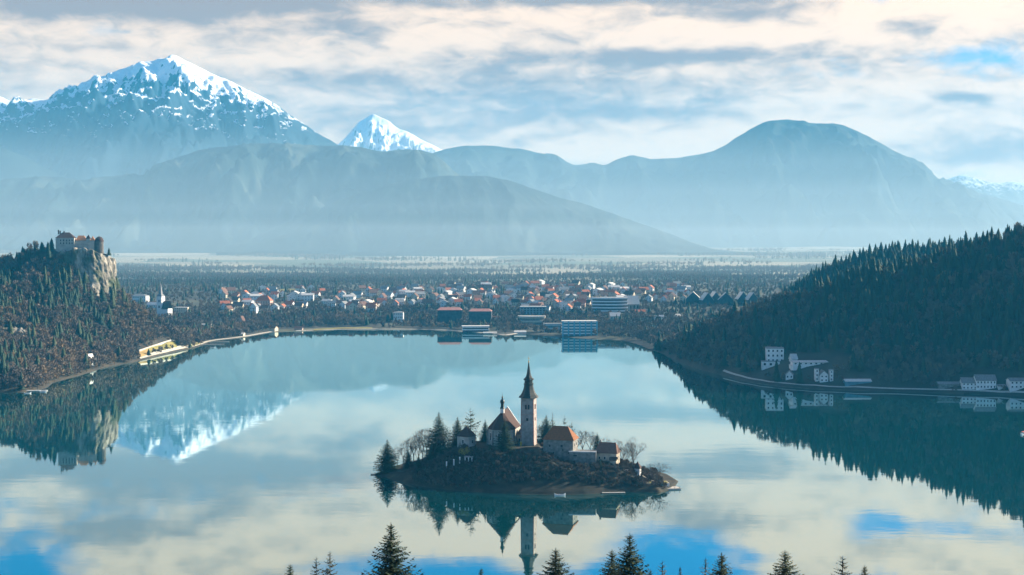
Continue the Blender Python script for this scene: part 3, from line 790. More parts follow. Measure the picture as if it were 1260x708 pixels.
# far trees: small merged variants
def far_conifer(seed, h=1.0, r=.17):
    rg = random.Random(seed); V = []; F = []
    T = 8
    for t in range(T):
        z0 = .06 + .90 * t / T; z1 = z0 + .90 / T * 2.1
        rr = r * (1 - t / (T + .3)) ** .9 + .012; n = 9
        a0 = rg.random() * 6.28; k = len(V)
        V.append((0, 0, min(1.0, z1)))
        for i in range(2 * n):
            q = rr * (rg.uniform(.8, 1.2) if i % 2 == 0 else rg.uniform(.42, .6))
            a = a0 + 6.283 * i / (2 * n)
            V.append((q * math.cos(a), q * math.sin(a), z0 + (.02 if i % 2 else -.025) + rg.uniform(-.012, .012)))
        for i in range(2 * n): F.append((k, k + 1 + i, k + 1 + (i + 1) % (2 * n)))
    return np.array(V), np.array(F)
def far_bare(seed, n=260, wk=1.0):
    rg = random.Random(seed); V = []; F = []
    def tri(a, b, c): k = len(V); V.extend((a, b, c)); F.append((k, k + 1, k + 2))
    tri((-.018, 0, -.05), (.018, 0, -.05), (0, 0, .6)); tri((0, -.018, -.05), (0, .018, -.05), (0, 0, .6))
    lob = [(rg.uniform(-.24, .24), rg.uniform(-.24, .24), rg.uniform(.36, .82), rg.uniform(.15, .26)) for _ in range(8)]
    for i in range(n):
        c = rg.choice(lob)
        while True:
            d = Vector((rg.uniform(-1, 1), rg.uniform(-1, 1), rg.uniform(-1, 1)))
            if .05 < d.length < 1: break
        e = Vector((c[0], c[1], c[2])) + d * c[3]
        up = (d.normalized() * .8 + Vector((0, 0, .75))).normalized()
        s = e - up * rg.uniform(.08, .20)
        o = up.orthogonal().normalized(); o.rotate(__import__('mathutils').Quaternion(up, rg.random() * 6.28)); o *= rg.uniform(.02, .045) * wk
        tri(tuple(s - o), tuple(s + o), tuple(e))
    return np.array(V), np.array(F)
FC = [far_conifer(200 + i, r=(.21, .25, .30, .20, .27, .33, .24, .19)[i]) for i in range(8)]
FB = [far_bare(220 + i) for i in range(5)]
def merge(name, label, kind_list, pts, rng, mat):
    """pts: (x, y, z, height, tint); one mesh of many far trees"""
    Vs = []; Fs = []; Ts = []; k = 0
    for (x, y, z, h, t) in pts:
        V, F = kind_list[rng.randrange(len(kind_list))]
        a = rng.random() * 6.28; c, s = math.cos(a), math.sin(a); w = h * rng.uniform(.85, 1.2)
        W = np.stack([(V[:, 0] * c - V[:, 1] * s) * w + x, (V[:, 0] * s + V[:, 1] * c) * w + y, V[:, 2] * h + z], -1)
        Vs.append(W); Fs.append(F + k); Ts.append(np.full(len(V), t)); k += len(V)
    me = np_mesh(name, np.concatenate(Vs), np.concatenate(Fs), mat, tint=np.concatenate(Ts))
    return tag(link(bpy.data.objects.new(name, me)), label=label, kind='stuff')
FARMESH = {}
for i, (V, F) in enumerate(FC): FARMESH['c%d' % i] = np_mesh('conifer_tree', V, F, M['spruce_far'])
for i, (V, F) in enumerate(FB): FARMESH['b%d' % i] = np_mesh('bare_tree', V, F, M['twigs_far'])
def far_tree(key, name, loc, h, rz, label, group, wide=1.0):
    o = link(bpy.data.objects.new(name, FARMESH[key])); o.location = loc; o.scale = (h * wide, h * wide, h); o.rotation_euler = (0, 0, rz)
    return tag(o, label, 'tree', group)

# ---- forests on the hills
KEEP_OUT = []      # (x, y, radius): clearings round buildings
def scatter(fn, x0, x1, y0, y1, step, rng, ok):
    pts = []
    nx = int((x1 - x0) / step); ny = int((y1 - y0) / step)
    X = np.array([x0 + (i + rng.random()) * step for j in range(ny) for i in range(nx)])
    Y = np.array([y0 + (j + rng.random()) * step for j in range(ny) for i in range(nx)])
    Z = fn(X, Y)
    keep = ok(X, Y, Z)
    for (a, b, r) in KEEP_OUT: keep &= (X - a) ** 2 + (Y - b) ** 2 > r * r
    return X[keep], Y[keep], Z[keep]
def seen(X, Y, margin=60):
    """only what the photo could plausibly see (a little wider than the frame)"""
    return np.abs(X) < .40 * Y + margin

# ---- clearings where buildings and lawns stand (filled before the woods are planted)
for px, py, r in [(955, 452, 44), (985, 451, 40), (1010, 450, 40), (1030, 449, 26), (972, 467, 22), (1014, 470, 30), (1055, 472, 34), (955, 462, 26), (985, 460, 30), (1000, 462, 30),
                  (1205, 482, 48), (1228, 482, 30), (1255, 483, 36), (1205, 480, 40), (1255, 480, 30), (110, 449, 9), (112, 455, 9), (15, 412, 30), (28, 414, 18),
                  (1142, 320, 22), (1148, 324, 16)]:
    gx, gy, gz = GP(px, py); KEEP_OUT.append((gx, gy, r * .62))

for px, py, r in [(173, 439, 20), (176, 436, 22), (185, 433, 24), (195, 430, 26), (205, 427, 26), (214, 425, 24), (238, 424, 24), (244, 422, 22), (251, 417, 24), (176, 430, 18), (205, 421, 18), (190, 436, 20), (210, 430, 20)]:
    gx, gy, gz = GP(px, py); KEEP_OUT.append((gx, gy, r * .62))
rng = random.Random(5)
def forest_split(X, Y, Z, mixfn, hc, hb, tc, tb):
    con = []; bar = []
    mix = mixfn(X, Y)
    tn = fbm(X / 120. + 9, Y / 120., 3)
    for x, y, z, m, t in zip(X, Y, Z, mix, tn):
        if rng.random() < m: con.append((x, y, z - .5, rng.uniform(*hc), tc + .45 * t + rng.uniform(-.22, .22)))
        else: bar.append((x, y, z - .5, rng.uniform(*hb), tb + .45 * t + rng.uniform(-.25, .25)))
    return con, bar
# left hill
def ok_left(X, Y, Z):
    r, l, f, b = rock_d(X, Y)
    on = (r > -12) & (l > -4) & (f > -10) & (b > -14)
    ds = seg_dist(X, Y, SHORE)
    return (Z > .5) & ~on & (ds > 1.5) & seen(X, Y) & (Y < 2290) & ~inside(X, Y, LAKE)
X, Y, Z = scatter(left_h, -1090, -430, 1390, 2300, 7.2, rng, ok_left)
mixL = lambda x, y: np.clip(.27 + 1.0 * fbm(x / 110., y / 110. + 4, 3) - .45 * sstep(x, -564, -499), .06, .92)
con, bar = forest_split(X, Y, Z, mixL, (9, 24), (10, 18), .02, .02)
SKYL = []
def pull_individuals(lst, n, score):
    lst = sorted(lst, key=score); return lst[:n], lst[n:]
top, con = pull_individuals(con, 46, lambda p: abs(p[2] + p[3] - CAM_H + (299 - HOR) / FPX * p[1]) if p[0] < -640 else 1e9)
for i, p in enumerate(top): far_tree('c%d' % (i % 5), 'conifer_tree', p[:3], p[3], rng.random() * 6, 'dark conifer along the crest of the castle hill', 'conifers on the crest of the castle hill')
low, bar = pull_individuals(bar, 60, lambda p: p[1])
for i, p in enumerate(low): far_tree('b%d' % (i % 5), 'bare_tree', p[:3], p[3], rng.random() * 6, 'bare brown tree at the foot of the castle hill near the left shore', 'bare trees at the foot of the castle hill')
merge('woods', 'dark conifers covering the castle hill', FC, con, rng, M['spruce_far'])
merge('woods', 'bare brown broadleaf wood covering the castle hill', FB, bar, rng, M['twigs_far'])

# right hill
def ok_right(X, Y, Z):
    ds = seg_dist(X, Y, SHORE)
    return (Z > .6) & (ds > np.where(Y > 1635, 2.0, 9.5)) & seen(X, Y, 40) & ~inside(X, Y, LAKE)
X, Y, Z = scatter(right_h, 190, 960, 1330, 2400, 7.8, rng, ok_right)
keep = right_h(X, Y) > plain_h(X, Y) - 2.5
X, Y, Z = X[keep], Y[keep], Z[keep]
mixR = lambda x, y: np.clip(.62 + 1.0 * fbm(x / 130. + 3, y / 130., 3) - .5 * (1 - sstep(Zof(x, y), 12, 45)), .05, .95)
def Zof(x, y): return right_h(x, y)
con, bar = forest_split(X, Y, Z, mixR, (8, 25), (10, 18), -.06, -.16)
def skyline_score(p):
    return -(p[2] + p[3] - CAM_H) / p[1]
bins = {}
for p in con:
    b = int((p[0] / p[1]) * FPX / 7.0)
    if b not in bins or skyline_score(p) < skyline_score(bins[b]): bins[b] = p
sky_set = set(id(p) for p in bins.values())
for i, p in enumerate(bins.values()):
    far_tree('c%d' % (i % 5), 'conifer_tree', p[:3], p[3] * 1.0, rng.random() * 6, 'tall dark conifer standing up from the crest of the right wooded hill', 'conifers on the crest of the right hill')
con = [p for p in con if id(p) not in sky_set]
low, bar = pull_individuals(bar, 50, lambda p: p[1] + 2 * p[2])
for i, p in enumerate(low): far_tree('b%d' % (i % 5), 'bare_tree', p[:3], p[3], rng.random() * 6, 'bare grey tree behind the right shore path', 'bare trees above the right shore path')
merge('woods', 'dark teal conifers covering the right hill', FC, con, rng, M['spruce_far'])
merge('woods', 'bare broadleaf trees among the conifers of the right hill', FB, bar, rng, M['twigs_far'])
# back hill
X, Y, Z = scatter(back_h, 420, 1160, 1880, 2500, 10, rng, lambda X, Y, Z: (Z > plain_h(X, Y)) & (Z > right_h(X, Y) - 2) & seen(X, Y, 40))
con, bar = forest_split(X, Y, Z, lambda x, y: np.clip(.7 + fbm(x / 120., y / 120., 3), .3, .95), (17, 27), (13, 18), -.05, 0)
bins = {}
for p in con:
    b = int((p[0] / p[1]) * FPX / 6.5)
    if b not in bins or skyline_score(p) < skyline_score(bins[b]): bins[b] = p
sky_set = set(id(p) for p in bins.values())
for i, p in enumerate(bins.values()):
    far_tree('c%d' % (i % 5), 'conifer_tree', p[:3], p[3] * 1.1, rng.random() * 6, 'conifer on the skyline of the hazier hill behind the right hill', 'conifers on the skyline of the rear hill')
con = [p for p in con if id(p) not in sky_set]
merge('woods', 'hazy mixed conifers of the rear hill', FC, con, rng, M['spruce_far'])
merge('woods', 'hazy bare trees of the rear hill', FB, bar, rng, M['twigs_far'])

# ---- foreground spruce tops on the slope below the viewpoint: (top px, top py, distance, height, proto, wide, label)
FG = [
 (357, 695, 190, 24, 'near1', 1.01, 'small dark spruce top at the bottom edge, leftmost of the near treetops'),
 (389, 686, 175, 23, 'grey0', 0.84, 'pale sparse spruce top, left one of the twin pale tops'),
 (406, 679, 170, 24, 'grey1', 0.94, 'pale sparse spruce top, taller right one of the twin pale tops'),
 (481, 644, 165, 28, 'near0', 1.05, 'big dense brownish green spruce top, largest of the near treetops'),
 (592, 699, 190, 24, 'near2', 0.81, 'narrow dark spruce tip below the church island reflection'),
 (684, 675, 175, 25, 'near2', 1.28, 'spruce top just right of the mirrored church spire'),
 (753, 677, 170, 25, 'near1', 1.15, 'dark spruce top leaning against a taller spruce on its right'),
 (775, 657, 165, 27, 'near0', 1.08, 'tall layered spruce top with a pointed tip, taller of the middle pair'),
 (800, 701, 180, 23, 'near1', 0.81, 'tiny dark spruce tip between the tall layered spruce and a pale sparse top'),
 (815, 691, 185, 23, 'grey0', 0.94, 'pale sparse treetop right of the tall layered spruce'),
 (837, 697, 195, 24, 'near2', 0.51, 'very narrow dark treetop like a post'),
 (868, 687, 180, 24, 'grey1', 0.81, 'pale thin treetop leaning on a dark spruce'),
 (888, 681, 170, 25, 'near0', 1.15, 'dark green spruce top beside a pale thin treetop'),
 (966, 678, 165, 25, 'near1', 1.28, 'very dark broad spruce top standing alone'),
 (1037, 685, 175, 24, 'grey0', 1.15, 'pale brown treetop at the bottom edge right of the lone dark spruce'),
 (1064, 696, 185, 24, 'near2', 0.97, 'small dark spruce top, rightmost of the near treetops'),
]
for i, (px, py, D, h, key, wide, lab) in enumerate(FG):
    x, y, z = PY(px, py, D)
    place_tree(key, 'spruce_tree', (x, y, z - h), h, i * 1.7, lab, 'near treetops along the bottom edge', wide)
    g = float(view_h(np.array([x]), np.array([y]))[0])
# trees that stand on lower ground than their foot get their ground: see the slope under them

# ------------------------------------------------------------------ island
ISL_PX = [(460, 585), (474, 587), (490, 592), (505, 596), (524, 599.5), (545, 602), (575, 605), (605, 607), (640, 608.5), (680, 609), (720, 608.5), (745, 607), (770, 606), (795, 606), (812, 606.5), (822, 604), (829, 601)]
ISL_F = [PZ(a, b, 0)[:2] for a, b in ISL_PX]
ISL = ISL_F + [(112, 916), (108, 940), (92, 968), (60, 992), (15, 1004), (-30, 1000), (-62, 984), (-84, 968)]
ISL_R = ISL + ISL[:1]
def isl_h(x, y):
    x = np.asarray(x, float); y = np.asarray(y, float)
    d = seg_dist(x, y, ISL_R); ins = inside(x, y, ISL)
    cap = np.interp(x, [-100, -88, -76, -62, -50, -42, -32, -20, 0, 18, 24, 32, 62, 74, 84, 93, 104, 114],
                       [0.4, 1.6, 4.0, 8.0, 13.0, 16.5, 20., 21.5, 22.0, 22.0, 18.0, 13.0, 11.5, 9.5, 5.5, 2.6, 1.2, .5])
    s = np.interp(d, [0, 1.5, 4, 12, 22, 34, 46, 60], [-.05, 1.2, 2.6, .30 * 22, .60 * 22, .90 * 22, 22, 23])
    h = np.minimum(s, cap + 0 * s)
    k = sstep(d, 2, 12)
    h = h + k * (.9 * fbm(x / 9., y / 9., 4)) * sstep(22.2 - h, 0, 3)
    return np.where(ins, h, -.12 * d - .05)
xs = np.linspace(-112, 125, 240); yy = np.linspace(868, 1014, 170)
XX, YY2 = np.meshgrid(xs, yy)
me = np_mesh('hill', np.stack([XX.ravel(), YY2.ravel(), isl_h(XX.ravel(), YY2.ravel())], -1), grid_faces(len(yy), len(xs)), M['island_floor'], smooth=True)
tag(link(bpy.data.objects.new('hill', me)), kind='structure', label='small steep island in the middle of the lake')
def IH(x, y): return float(isl_h(np.array([x]), np.array([y]))[0])
S = 945 / FPX       # metres per photo unit at the church

# ---- bell tower
tx, ty, tz = PY(650.5, 549, 945)
tz = 21.5
t = thing('bell_tower', 'tall slim stone bell tower with a black pointed spire beside the island church', 'bell tower', (tx, ty, tz), R(-13))
W = 4.7; HT = 33.5
mb = MB(); mb.prism([(-W, -W), (W, -W), (W, W), (-W, W)], -3, HT, 0, .93); mb.prism([(-W - .35, -W - .35), (W + .35, -W - .35), (W + .35, W + .35), (-W - .35, W + .35)], -3, 1.3)
mb.build('wall', M['tower_wall'], t)
for sx_ in (-1, 1):
    for sy_ in (-1, 1):
        q = MB()
        for k in range(22):
            z0 = 1.4 + k * 1.44; w2 = W * (1 - .07 * (z0 + 3) / (HT + 3)); ln = .95 if k % 2 else .6
            a, b = sx_ * (w2 + .06), sx_ * (w2 - ln); c, d = sy_ * (w2 + .06), sy_ * (w2 - (1.55 - ln))
            q.box(min(a, b), max(a, b), min(c, d), max(c, d), z0, z0 + 1.441)
        q.build('corner_quoins', M['rose_stone'], t)
w2 = W * .94
for z0, hgt in ((21.6, .35),):
    mb = MB(); mb.box(-w2 - .25, w2 + .25, -w2 - .25, w2 + .25, z0, z0 + hgt); mb.build('string_course', M['rose_stone'], t)
def tower_window(cx, z0, w, h, face, arch=True):
    """face: 0 front, 1 right"""
    d = W * (1 - .07 * (z0 + 3) / (HT + 3)) + .05
    def put(m, u0, u1, a, b, o):
        if face == 0: m.box(u0, u1, -d - o, -d + .3, a, b)
        else: m.box(d - .3, d + o, u0, u1, a, b)
    f = MB(); put(f, cx - w / 2 - .22, cx + w / 2 + .22, z0 - .25, z0 + h + .25, .10)
    fo = f.build('window', M['rose_stone'], t)
    g = MB(); put(g, cx - w / 2, cx + w / 2, z0, z0 + h, .16); g.build('opening', M['glass'], fo)
for face in (0, 1):
    tower_window(-.95, 25.2, 1.15, 3.1, face); tower_window(.95, 25.2, 1.15, 3.1, face)
    tower_window(0, 17.2, 1.5, 2.0, face)
mb = MB()
for k in (0, 1):
    for i in range(9):
        u0 = -w2 + i * (2 * w2 / 9); hh = HT - .6 + 1.5 * math.sin(math.pi * (i + .5) / 9)
        if k == 0: mb.box(u0, u0 + 2 * w2 / 9 - .002, -w2 - .45, -w2 + .4, HT - 1.0, hh)
        else: mb.box(w2 - .4, w2 + .45, u0, u0 + 2 * w2 / 9 - .002, HT - 1.0, hh)
mb.build('cornice', M['tower_wall'], t)
sp = MB()
prof = [(W * 1.50, HT - .6), (W * 1.42, HT + .3), (W * 1.18, HT + 1.4), (W * .98, HT + 3), (W * .80, HT + 5), (W * .70, HT + 7), (W * .66, HT + 8.2), (W * .78, HT + 8.6), (W * .78, HT + 9.0)]
sp.lathe(prof, 8, rot=R(22.5))
sp.lathe([(W * .62, HT + 9), (W * .60, HT + 11.2), (W * .78, HT + 11.5), (W * .76, HT + 12.2), (W * .55, HT + 13), (W * .38, HT + 14.3), (W * .31, HT + 15.5), (W * .26, HT + 17), (W * .16, HT + 20), (W * .06, HT + 23.4)], 8, rot=R(22.5))
so = sp.build('spire', M['copper'], t)
c = MB(); c.lathe([(.1, HT + 23.2), (.5, HT + 23.7), (.5, HT + 24.1), (.1, HT + 24.6)], 8); c.box(-.1, .1, -.1, .1, HT + 24.4, HT + 27.6); c.box(-.8, .8, -.08, .08, HT + 26.2, HT + 26.45)
c.build('cross', M['gold'], so)

# ---- church: polygonal choir towards the viewer, nave behind, small turret
cx, cy, _ = PY(618, 549, 950)
t = thing('church', 'island church with a steep dark roof, pale polygonal choir and small black onion turret', 'church', (cx, cy, 21.5), R(-13))
Wc = 9.2
choir = [(-Wc, 2), (-Wc, -4), (-Wc * .45, -9.5), (Wc * .45, -9.5), (Wc, -4), (Wc, 2)]
nave = [(-Wc, 2), (Wc, 2), (Wc, 15), (-Wc, 15)]
mb = MB(); mb.prism(choir, -3, 11.2); mb.prism(nave, -3, 11.2); wl = mb.build('wall', M['church_wall'], t)
for (px_, py_) in choir[1:5]:
    b = MB()
    L_ = math.hypot(px_, py_ + 1); ux, uy = px_ / L_, (py_ + 1) / L_
    b.prism([(px_ - .5 + ux * .3, py_ - .5 + uy * .3), (px_ + .5 + ux * .3, py_ - .5 + uy * .3), (px_ + .5 + ux * .3, py_ + .5 + uy * .3), (px_ - .5 + ux * .3, py_ + .5 + uy * .3)], -3, 10.4)
    b.build('buttress', M['grey_wall'], wl)
def wall_window(parent, p0, p1, f, z0, w, h, frame=M['plaster']):
    d = Vector((p1[0] - p0[0], p1[1] - p0[1], 0)); L_ = d.length; d /= L_; n = Vector((d.y, -d.x, 0))
    c = Vector((p0[0], p0[1], 0)) + d * L_ * f
    def slab(m, ww, a, b_, o):
        q = [c - d * ww / 2 + n * o, c + d * ww / 2 + n * o, c + d * ww / 2 - n * .3, c - d * ww / 2 - n * .3]
        m.prism([(v.x, v.y) for v in q], a, b_)
    m = MB(); slab(m, w + .45, z0 - .25, z0 + h + .25, .08); fo = m.build('window', frame, parent)
    m = MB(); slab(m, w, z0, z0 + h, .15); m.build('pane', M['glass'], fo)
for i in range(1, 4): wall_window(t, choir[i], choir[i + 1], .5, 3.2, 1.3, 5.2)
r = MB()
ov = 1.07
pts = [(p[0] * ov, (p[1]) * ov, 11.0) for p in choir]
apex = (0, 0.5, 23.2); back = (0, 15.4, 23.2)
r.add(pts + [apex], [(0, 1, 6), (1, 2, 6), (2, 3, 6), (3, 4, 6), (4, 5, 6)])
A = (-Wc * ov, 2.14, 11.0); B = (Wc * ov, 2.14, 11.0); C_ = (Wc * ov, 15.4, 11.0); D_ = (-Wc * ov, 15.4, 11.0)
r.add([A, B, C_, D_, apex, back], [(0, 4, 5, 3), (1, 2, 5, 4), (2, 3, 5), (0, 3, 2, 1)])
r.build('roof', M['dark_roof'], t)
g = MB()       # white raised gable behind, with its stepped edge
for s_ in (-1, 1):
    g.add([(s_ * Wc * 1.1, 15.5, 10), (s_ * Wc * 1.1, 16.3, 10), (0, 16.3, 24.4), (0, 15.5, 24.4), (s_ * Wc * .9, 15.5, 10), (s_ * Wc * .9, 16.3, 10), (0, 16.3, 22.4), (0, 15.5, 22.4)],
          [(0, 1, 2, 3), (4, 7, 6, 5), (0, 3, 7, 4), (1, 5, 6, 2)])
g.box(-Wc, Wc, 15.6, 16.2, -3, 12); g.build('gable', M['plaster'], t)
s = MB()       # side chapel on the right with its own little roof
s.box(Wc, Wc + 4.5, 3, 10, -3, 6.5); sc = s.build('side_chapel', M['cream_wall'], t)
s = MB(); s.hip(Wc + .1, Wc + 4.8, 2.8, 10.2, 6.5, 10.6, inset=2.3, over=.4); s.build('chapel_roof', M['dark_roof'], sc)
wall_window(sc, (Wc, 3), (Wc + 4.5, 3), .5, 1.5, 1.0, 2.4)
tu = MB(); tu.lathe([(1.5, 21.5), (1.5, 24.6)], 8, cy=.5)
tb_ = tu.build('turret', M['plaster'], t)
tu = MB(); tu.lathe([(1.9, 24.6), (1.6, 25.2), (1.15, 25.8), (1.15, 28.2), (1.55, 28.6), (1.7, 29.6), (1.2, 30.6), (.5, 31.2), (.75, 32.0), (.4, 32.8), (.12, 33.6), (.06, 35.5)], 8, cy=.5)
tu.build('onion_dome', M['copper'], tb_)

def house(name, label, cat, base, rz, w, d, hw, hr, wall, roof, kind='gable', wins=(), inset=None, below=3.0, chimneys=(), group=None, over=.5, wframe=None):
    """w along local x, d along local y, front at -y; wins: (face, fraction, z, width, height)"""
    t = thing(name, label, cat, base, rz, group)
    m = MB(); m.box(-w / 2, w / 2, -d / 2, d / 2, -below, hw)
    if kind == 'gable':
        for x in (-w / 2, w / 2 - .3):
            m.add([(x, -d / 2, hw), (x + .3, -d / 2, hw), (x + .3, d / 2, hw), (x, d / 2, hw), (x, 0, hw + hr - .05), (x + .3, 0, hw + hr - .05)],
                  [(0, 1, 5, 4), (2, 3, 4, 5), (0, 4, 3), (1, 2, 5)])
    m.build('wall', wall, t)
    rm = MB()
    if kind == 'gable': rm.gable(-w / 2, w / 2, -d / 2, d / 2, hw, hw + hr, over)
    elif kind == 'hip': rm.hip(-w / 2, w / 2, -d / 2, d / 2, hw + .01, hw + hr, inset, over)
    else: rm.box(-w / 2 - .3, w / 2 + .3, -d / 2 - .3, d / 2 + .3, hw + .01, hw + hr)
    ro = rm.build('roof', roof, t)
    for (fx, fy, zz) in chimneys:
        c = MB(); c.box(fx * w - .5, fx * w + .5, fy * d - .5, fy * d + .5, zz, hw + hr + 1.0); c.box(fx * w - .65, fx * w + .65, fy * d - .65, fy * d + .65, hw + hr + 1.0, hw + hr + 1.3); c.build('chimney', M['grey_wall'], ro)
    cor = [(-w / 2, -d / 2), (w / 2, -d / 2), (w / 2, d / 2), (-w / 2, d / 2)]
    for (f, fr, z0, ww, hh) in wins:
        wall_window(t, cor[f], cor[(f + 1) % 4], fr, z0, ww, hh, wframe or M['plaster'])
    return t

# white chapel house on the left of the church
x, y, _ = PY(574, 551, 948)
house('chapel', 'small white chapel with a brown pyramid roof left of the island church', 'chapel', (x, y, 20.2), R(-32), 9.6, 8.6, 7.2, 6.6, M['church_wall'], M['dark_roof'], 'hip', [(0, .5, 2.6, 1.2, 2.4), (1, .5, 2.4, 1.2, 2.4)], inset=4.2, over=.6)
# provost house
x, y, _ = PY(690, 574, 922)
house('stone_house', 'big grey stone house with an orange hipped roof right of the bell tower', 'house', (x, y + 5, 13.2), R(-16), 20.5, 13.5, 15.2, 8.6, M['grey_wall'], M['orange_roof'], 'hip',
      [(0, .22, 10.4, 1.0, 1.5), (0, .62, 10.6, 1.5, 1.5), (0, .66, 8.2, .8, .9), (0, .35, 6.0, .8, 1.1), (0, .85, 6.3, .8, 1.1), (1, .3, 11, 1.1, 1.7), (1, .7, 11, 1.1, 1.7)], inset=5.2, below=5, over=.9, wframe=M['grey_wall'])
# terrace wall between the houses with parapet
x, y, _ = PY(716, 572, 918)
t = thing('terrace_wall', 'tall grey retaining wall between the two island houses', 'wall', (x, y, 10.5), R(-6))
m = MB(); m.box(-8.5, 9.5, -2.5, 9, -4, 10.4); m.build('wall', M['grey_wall'], t)
m = MB(); m.box(-8.7, 9.7, -2.75, -1.9, 10.41, 11.1); m.build('coping', M['plaster'], t)
m = MB(); m.box(-5.6, -3.2, -2.62, -2.3, 7.6, 8.6); m.build('opening', M['glass'], t)
# brown house
x, y, _ = PY(748, 572, 925)
bh = house('brown_house', 'house with a dark brown roof right of the grey island terrace wall', 'house', (x, y + 3, 12.2), R(-18), 14.5, 10, 6.8, 6.8, M['cream_wall'], M['brown_roof'], 'hip',
      [(0, .2, 2.8, 1, 1.6), (0, .45, 2.8, 1, 1.6), (0, .7, 2.8, 1, 1.6), (1, .35, 2.8, 1, 1.6), (1, .7, 2.8, 1, 1.6)], inset=1.6, below=6, chimneys=[(-.36, .12, 8)], over=.8)
m = MB(); m.box(-5.5, 3.2, -9.5, -5.02, -6, 1.2); m.box(-5.9, 3.6, -9.9, -5.03, 1.2, 1.6); m.build('annex', M['dark_wood'], bh)
m = MB(); m.box(3.9, 8.2, -9.0, -5.05, -6, 3.2); m.build('porch', M['cream_wall'], bh)
m = MB(); m.gable(3.9, 8.2, -9.0, -5.05, 3.2, 4.8, .4); m.build('porch_roof', M['dark_roof'], bh)
# small turret house
x, y, _ = PY(784.5, 586, 912)
house('turret_house', 'tiny white turret with a pointed dark roof near the right end of the island', 'turret', (x, y, 5.2), R(-20), 3.7, 3.7, 5.6, 4.6, M['white_wall'], M['dark_roof'], 'hip', [(1, .5, 3, .7, 1.0)], inset=1.84, below=3, over=.7)
# boathouse wall and lower landing on the right tip
x, y, _ = PY(811, 601, 896)
t = thing('landing_terrace', 'low white walled lawn terrace at the right tip of the island', 'terrace', (x, y, 1.0), R(8))
m = MB(); m.box(-6.5, 6.5, -1.8, 7, -2, 2.6); m.build('wall', M['plaster'], t)
m = MB(); m.box(-6.1, 6.1, -1.4, 6.6, 2.604, 2.75); m.build('lawn', M['lawn'], t)
x, y, _ = PY(826, 602, 893)
t = thing('landing_stage', 'pale stone landing stage jutting from the right tip of the island', 'landing stage', (x, y, 0), R(14))
m = MB(); m.box(-6, 5.5, -3, 4.5, -1.5, .9); m.build('deck', M['concrete'], t)
m = MB()
for i in range(4): m.lathe([(.16, -1), (.16, 1.9)], 6, cx=-5 + i * 3.2, cy=-2.7)
m.build('mooring_post', M['wood'], t)
x, y, _ = PY(466, 585.5, 950)
t = thing('landing_stage', 'thin dark jetty at the left tip of the island', 'landing stage', (x, y, 0), R(-4))
m = MB(); m.box(-5.5, 6, -1.0, 1.0, .25, .55); m.build('deck', M['dark_wood'], t)
m = MB()
for i in range(5): m.box(-5 + i * 2.5 - .12, -5 + i * 2.5 + .12, -.9, .9, -1, .248)
m.build('pile', M['dark_wood'], t)
# church terrace: wall, stair parapets
def wall_path(name, label, pts, h, th, mat, cat='wall', below=2.0):
    """a wall along points (x, y, z base)"""
    m = MB()
    for a, b in zip(pts[:-1], pts[1:]):
        d = Vector((b[0] - a[0], b[1] - a[1], 0)).normalized(); n = Vector((d.y, -d.x, 0)) * th / 2
        A_, B_ = Vector(a), Vector(b)
        vs = []
        for P_ in (A_, B_):
            for s_ in (-1, 1):
                vs += [(P_ + n * s_ + Vector((0, 0, -below))), (P_ + n * s_ + Vector((0, 0, h)))]
        m.add(vs, [(0, 1, 3, 2), (4, 6, 7, 5), (0, 4, 5, 1), (2, 3, 7, 6), (1, 5, 7, 3), (0, 2, 6, 4)])
    return tag(m.build(name, mat), label, cat)
wall_path('terrace_wall', 'grey stone terrace wall below the bell tower', [PY(598, 566, 928)[:2] + (17.0,), PY(640, 564, 926)[:2] + (17.2,), PY(668, 562, 926)[:2] + (18.4,)], 3.6, 1.0, M['grey_wall'], below=5)
wall_path('parapet', 'pale sunlit parapet along the stairs climbing to the bell tower', [PY(612, 573, 921)[:2] + (12.4,), PY(640, 568, 921)[:2] + (15.2,), PY(668, 560, 922)[:2] + (19.0,), PY(690, 557, 924)[:2] + (20.0,)], .9, .9, M['plaster'], 'parapet', below=3)
wall_path('parapet', 'low pale parapet in front of the bell tower foot', [PY(632, 552, 934)[:2] + (20.6,), PY(662, 553, 934)[:2] + (20.4,), PY(686, 556, 934)[:2] + (20.2,)], 1.0, .6, M['plaster'], 'parapet', below=4)
wall_path('parapet', 'white parapet right of the brown house', [PY(758, 581, 912)[:2] + (8.6,), PY(777, 580, 914)[:2] + (8.8,)], .9, .5, M['plaster'], 'parapet', below=6)
wall_path('path_wall', 'pale stone wall stepping down to the right tip of the island', [PY(790, 583, 908)[:2] + (5.5,), PY(800, 590, 902)[:2] + (3.4,), PY(808, 594, 900)[:2] + (2.6,)], 1.2, .6, M['cream_wall'], below=3)
# yellow notice beside the tower
x, y, _ = PY(641, 548, 936)
t = thing('notice_board', 'narrow yellow board standing at the left foot of the bell tower', 'sign', (x, y, 20.6))
m = MB(); m.box(-.5, .5, -.1, .1, .4, 4.6); m.build('board', M['yellow'], t)
m = MB(); m.box(-.08, .08, .12, .3, -1, 4.4); m.build('post', M['dark_wood'], t)
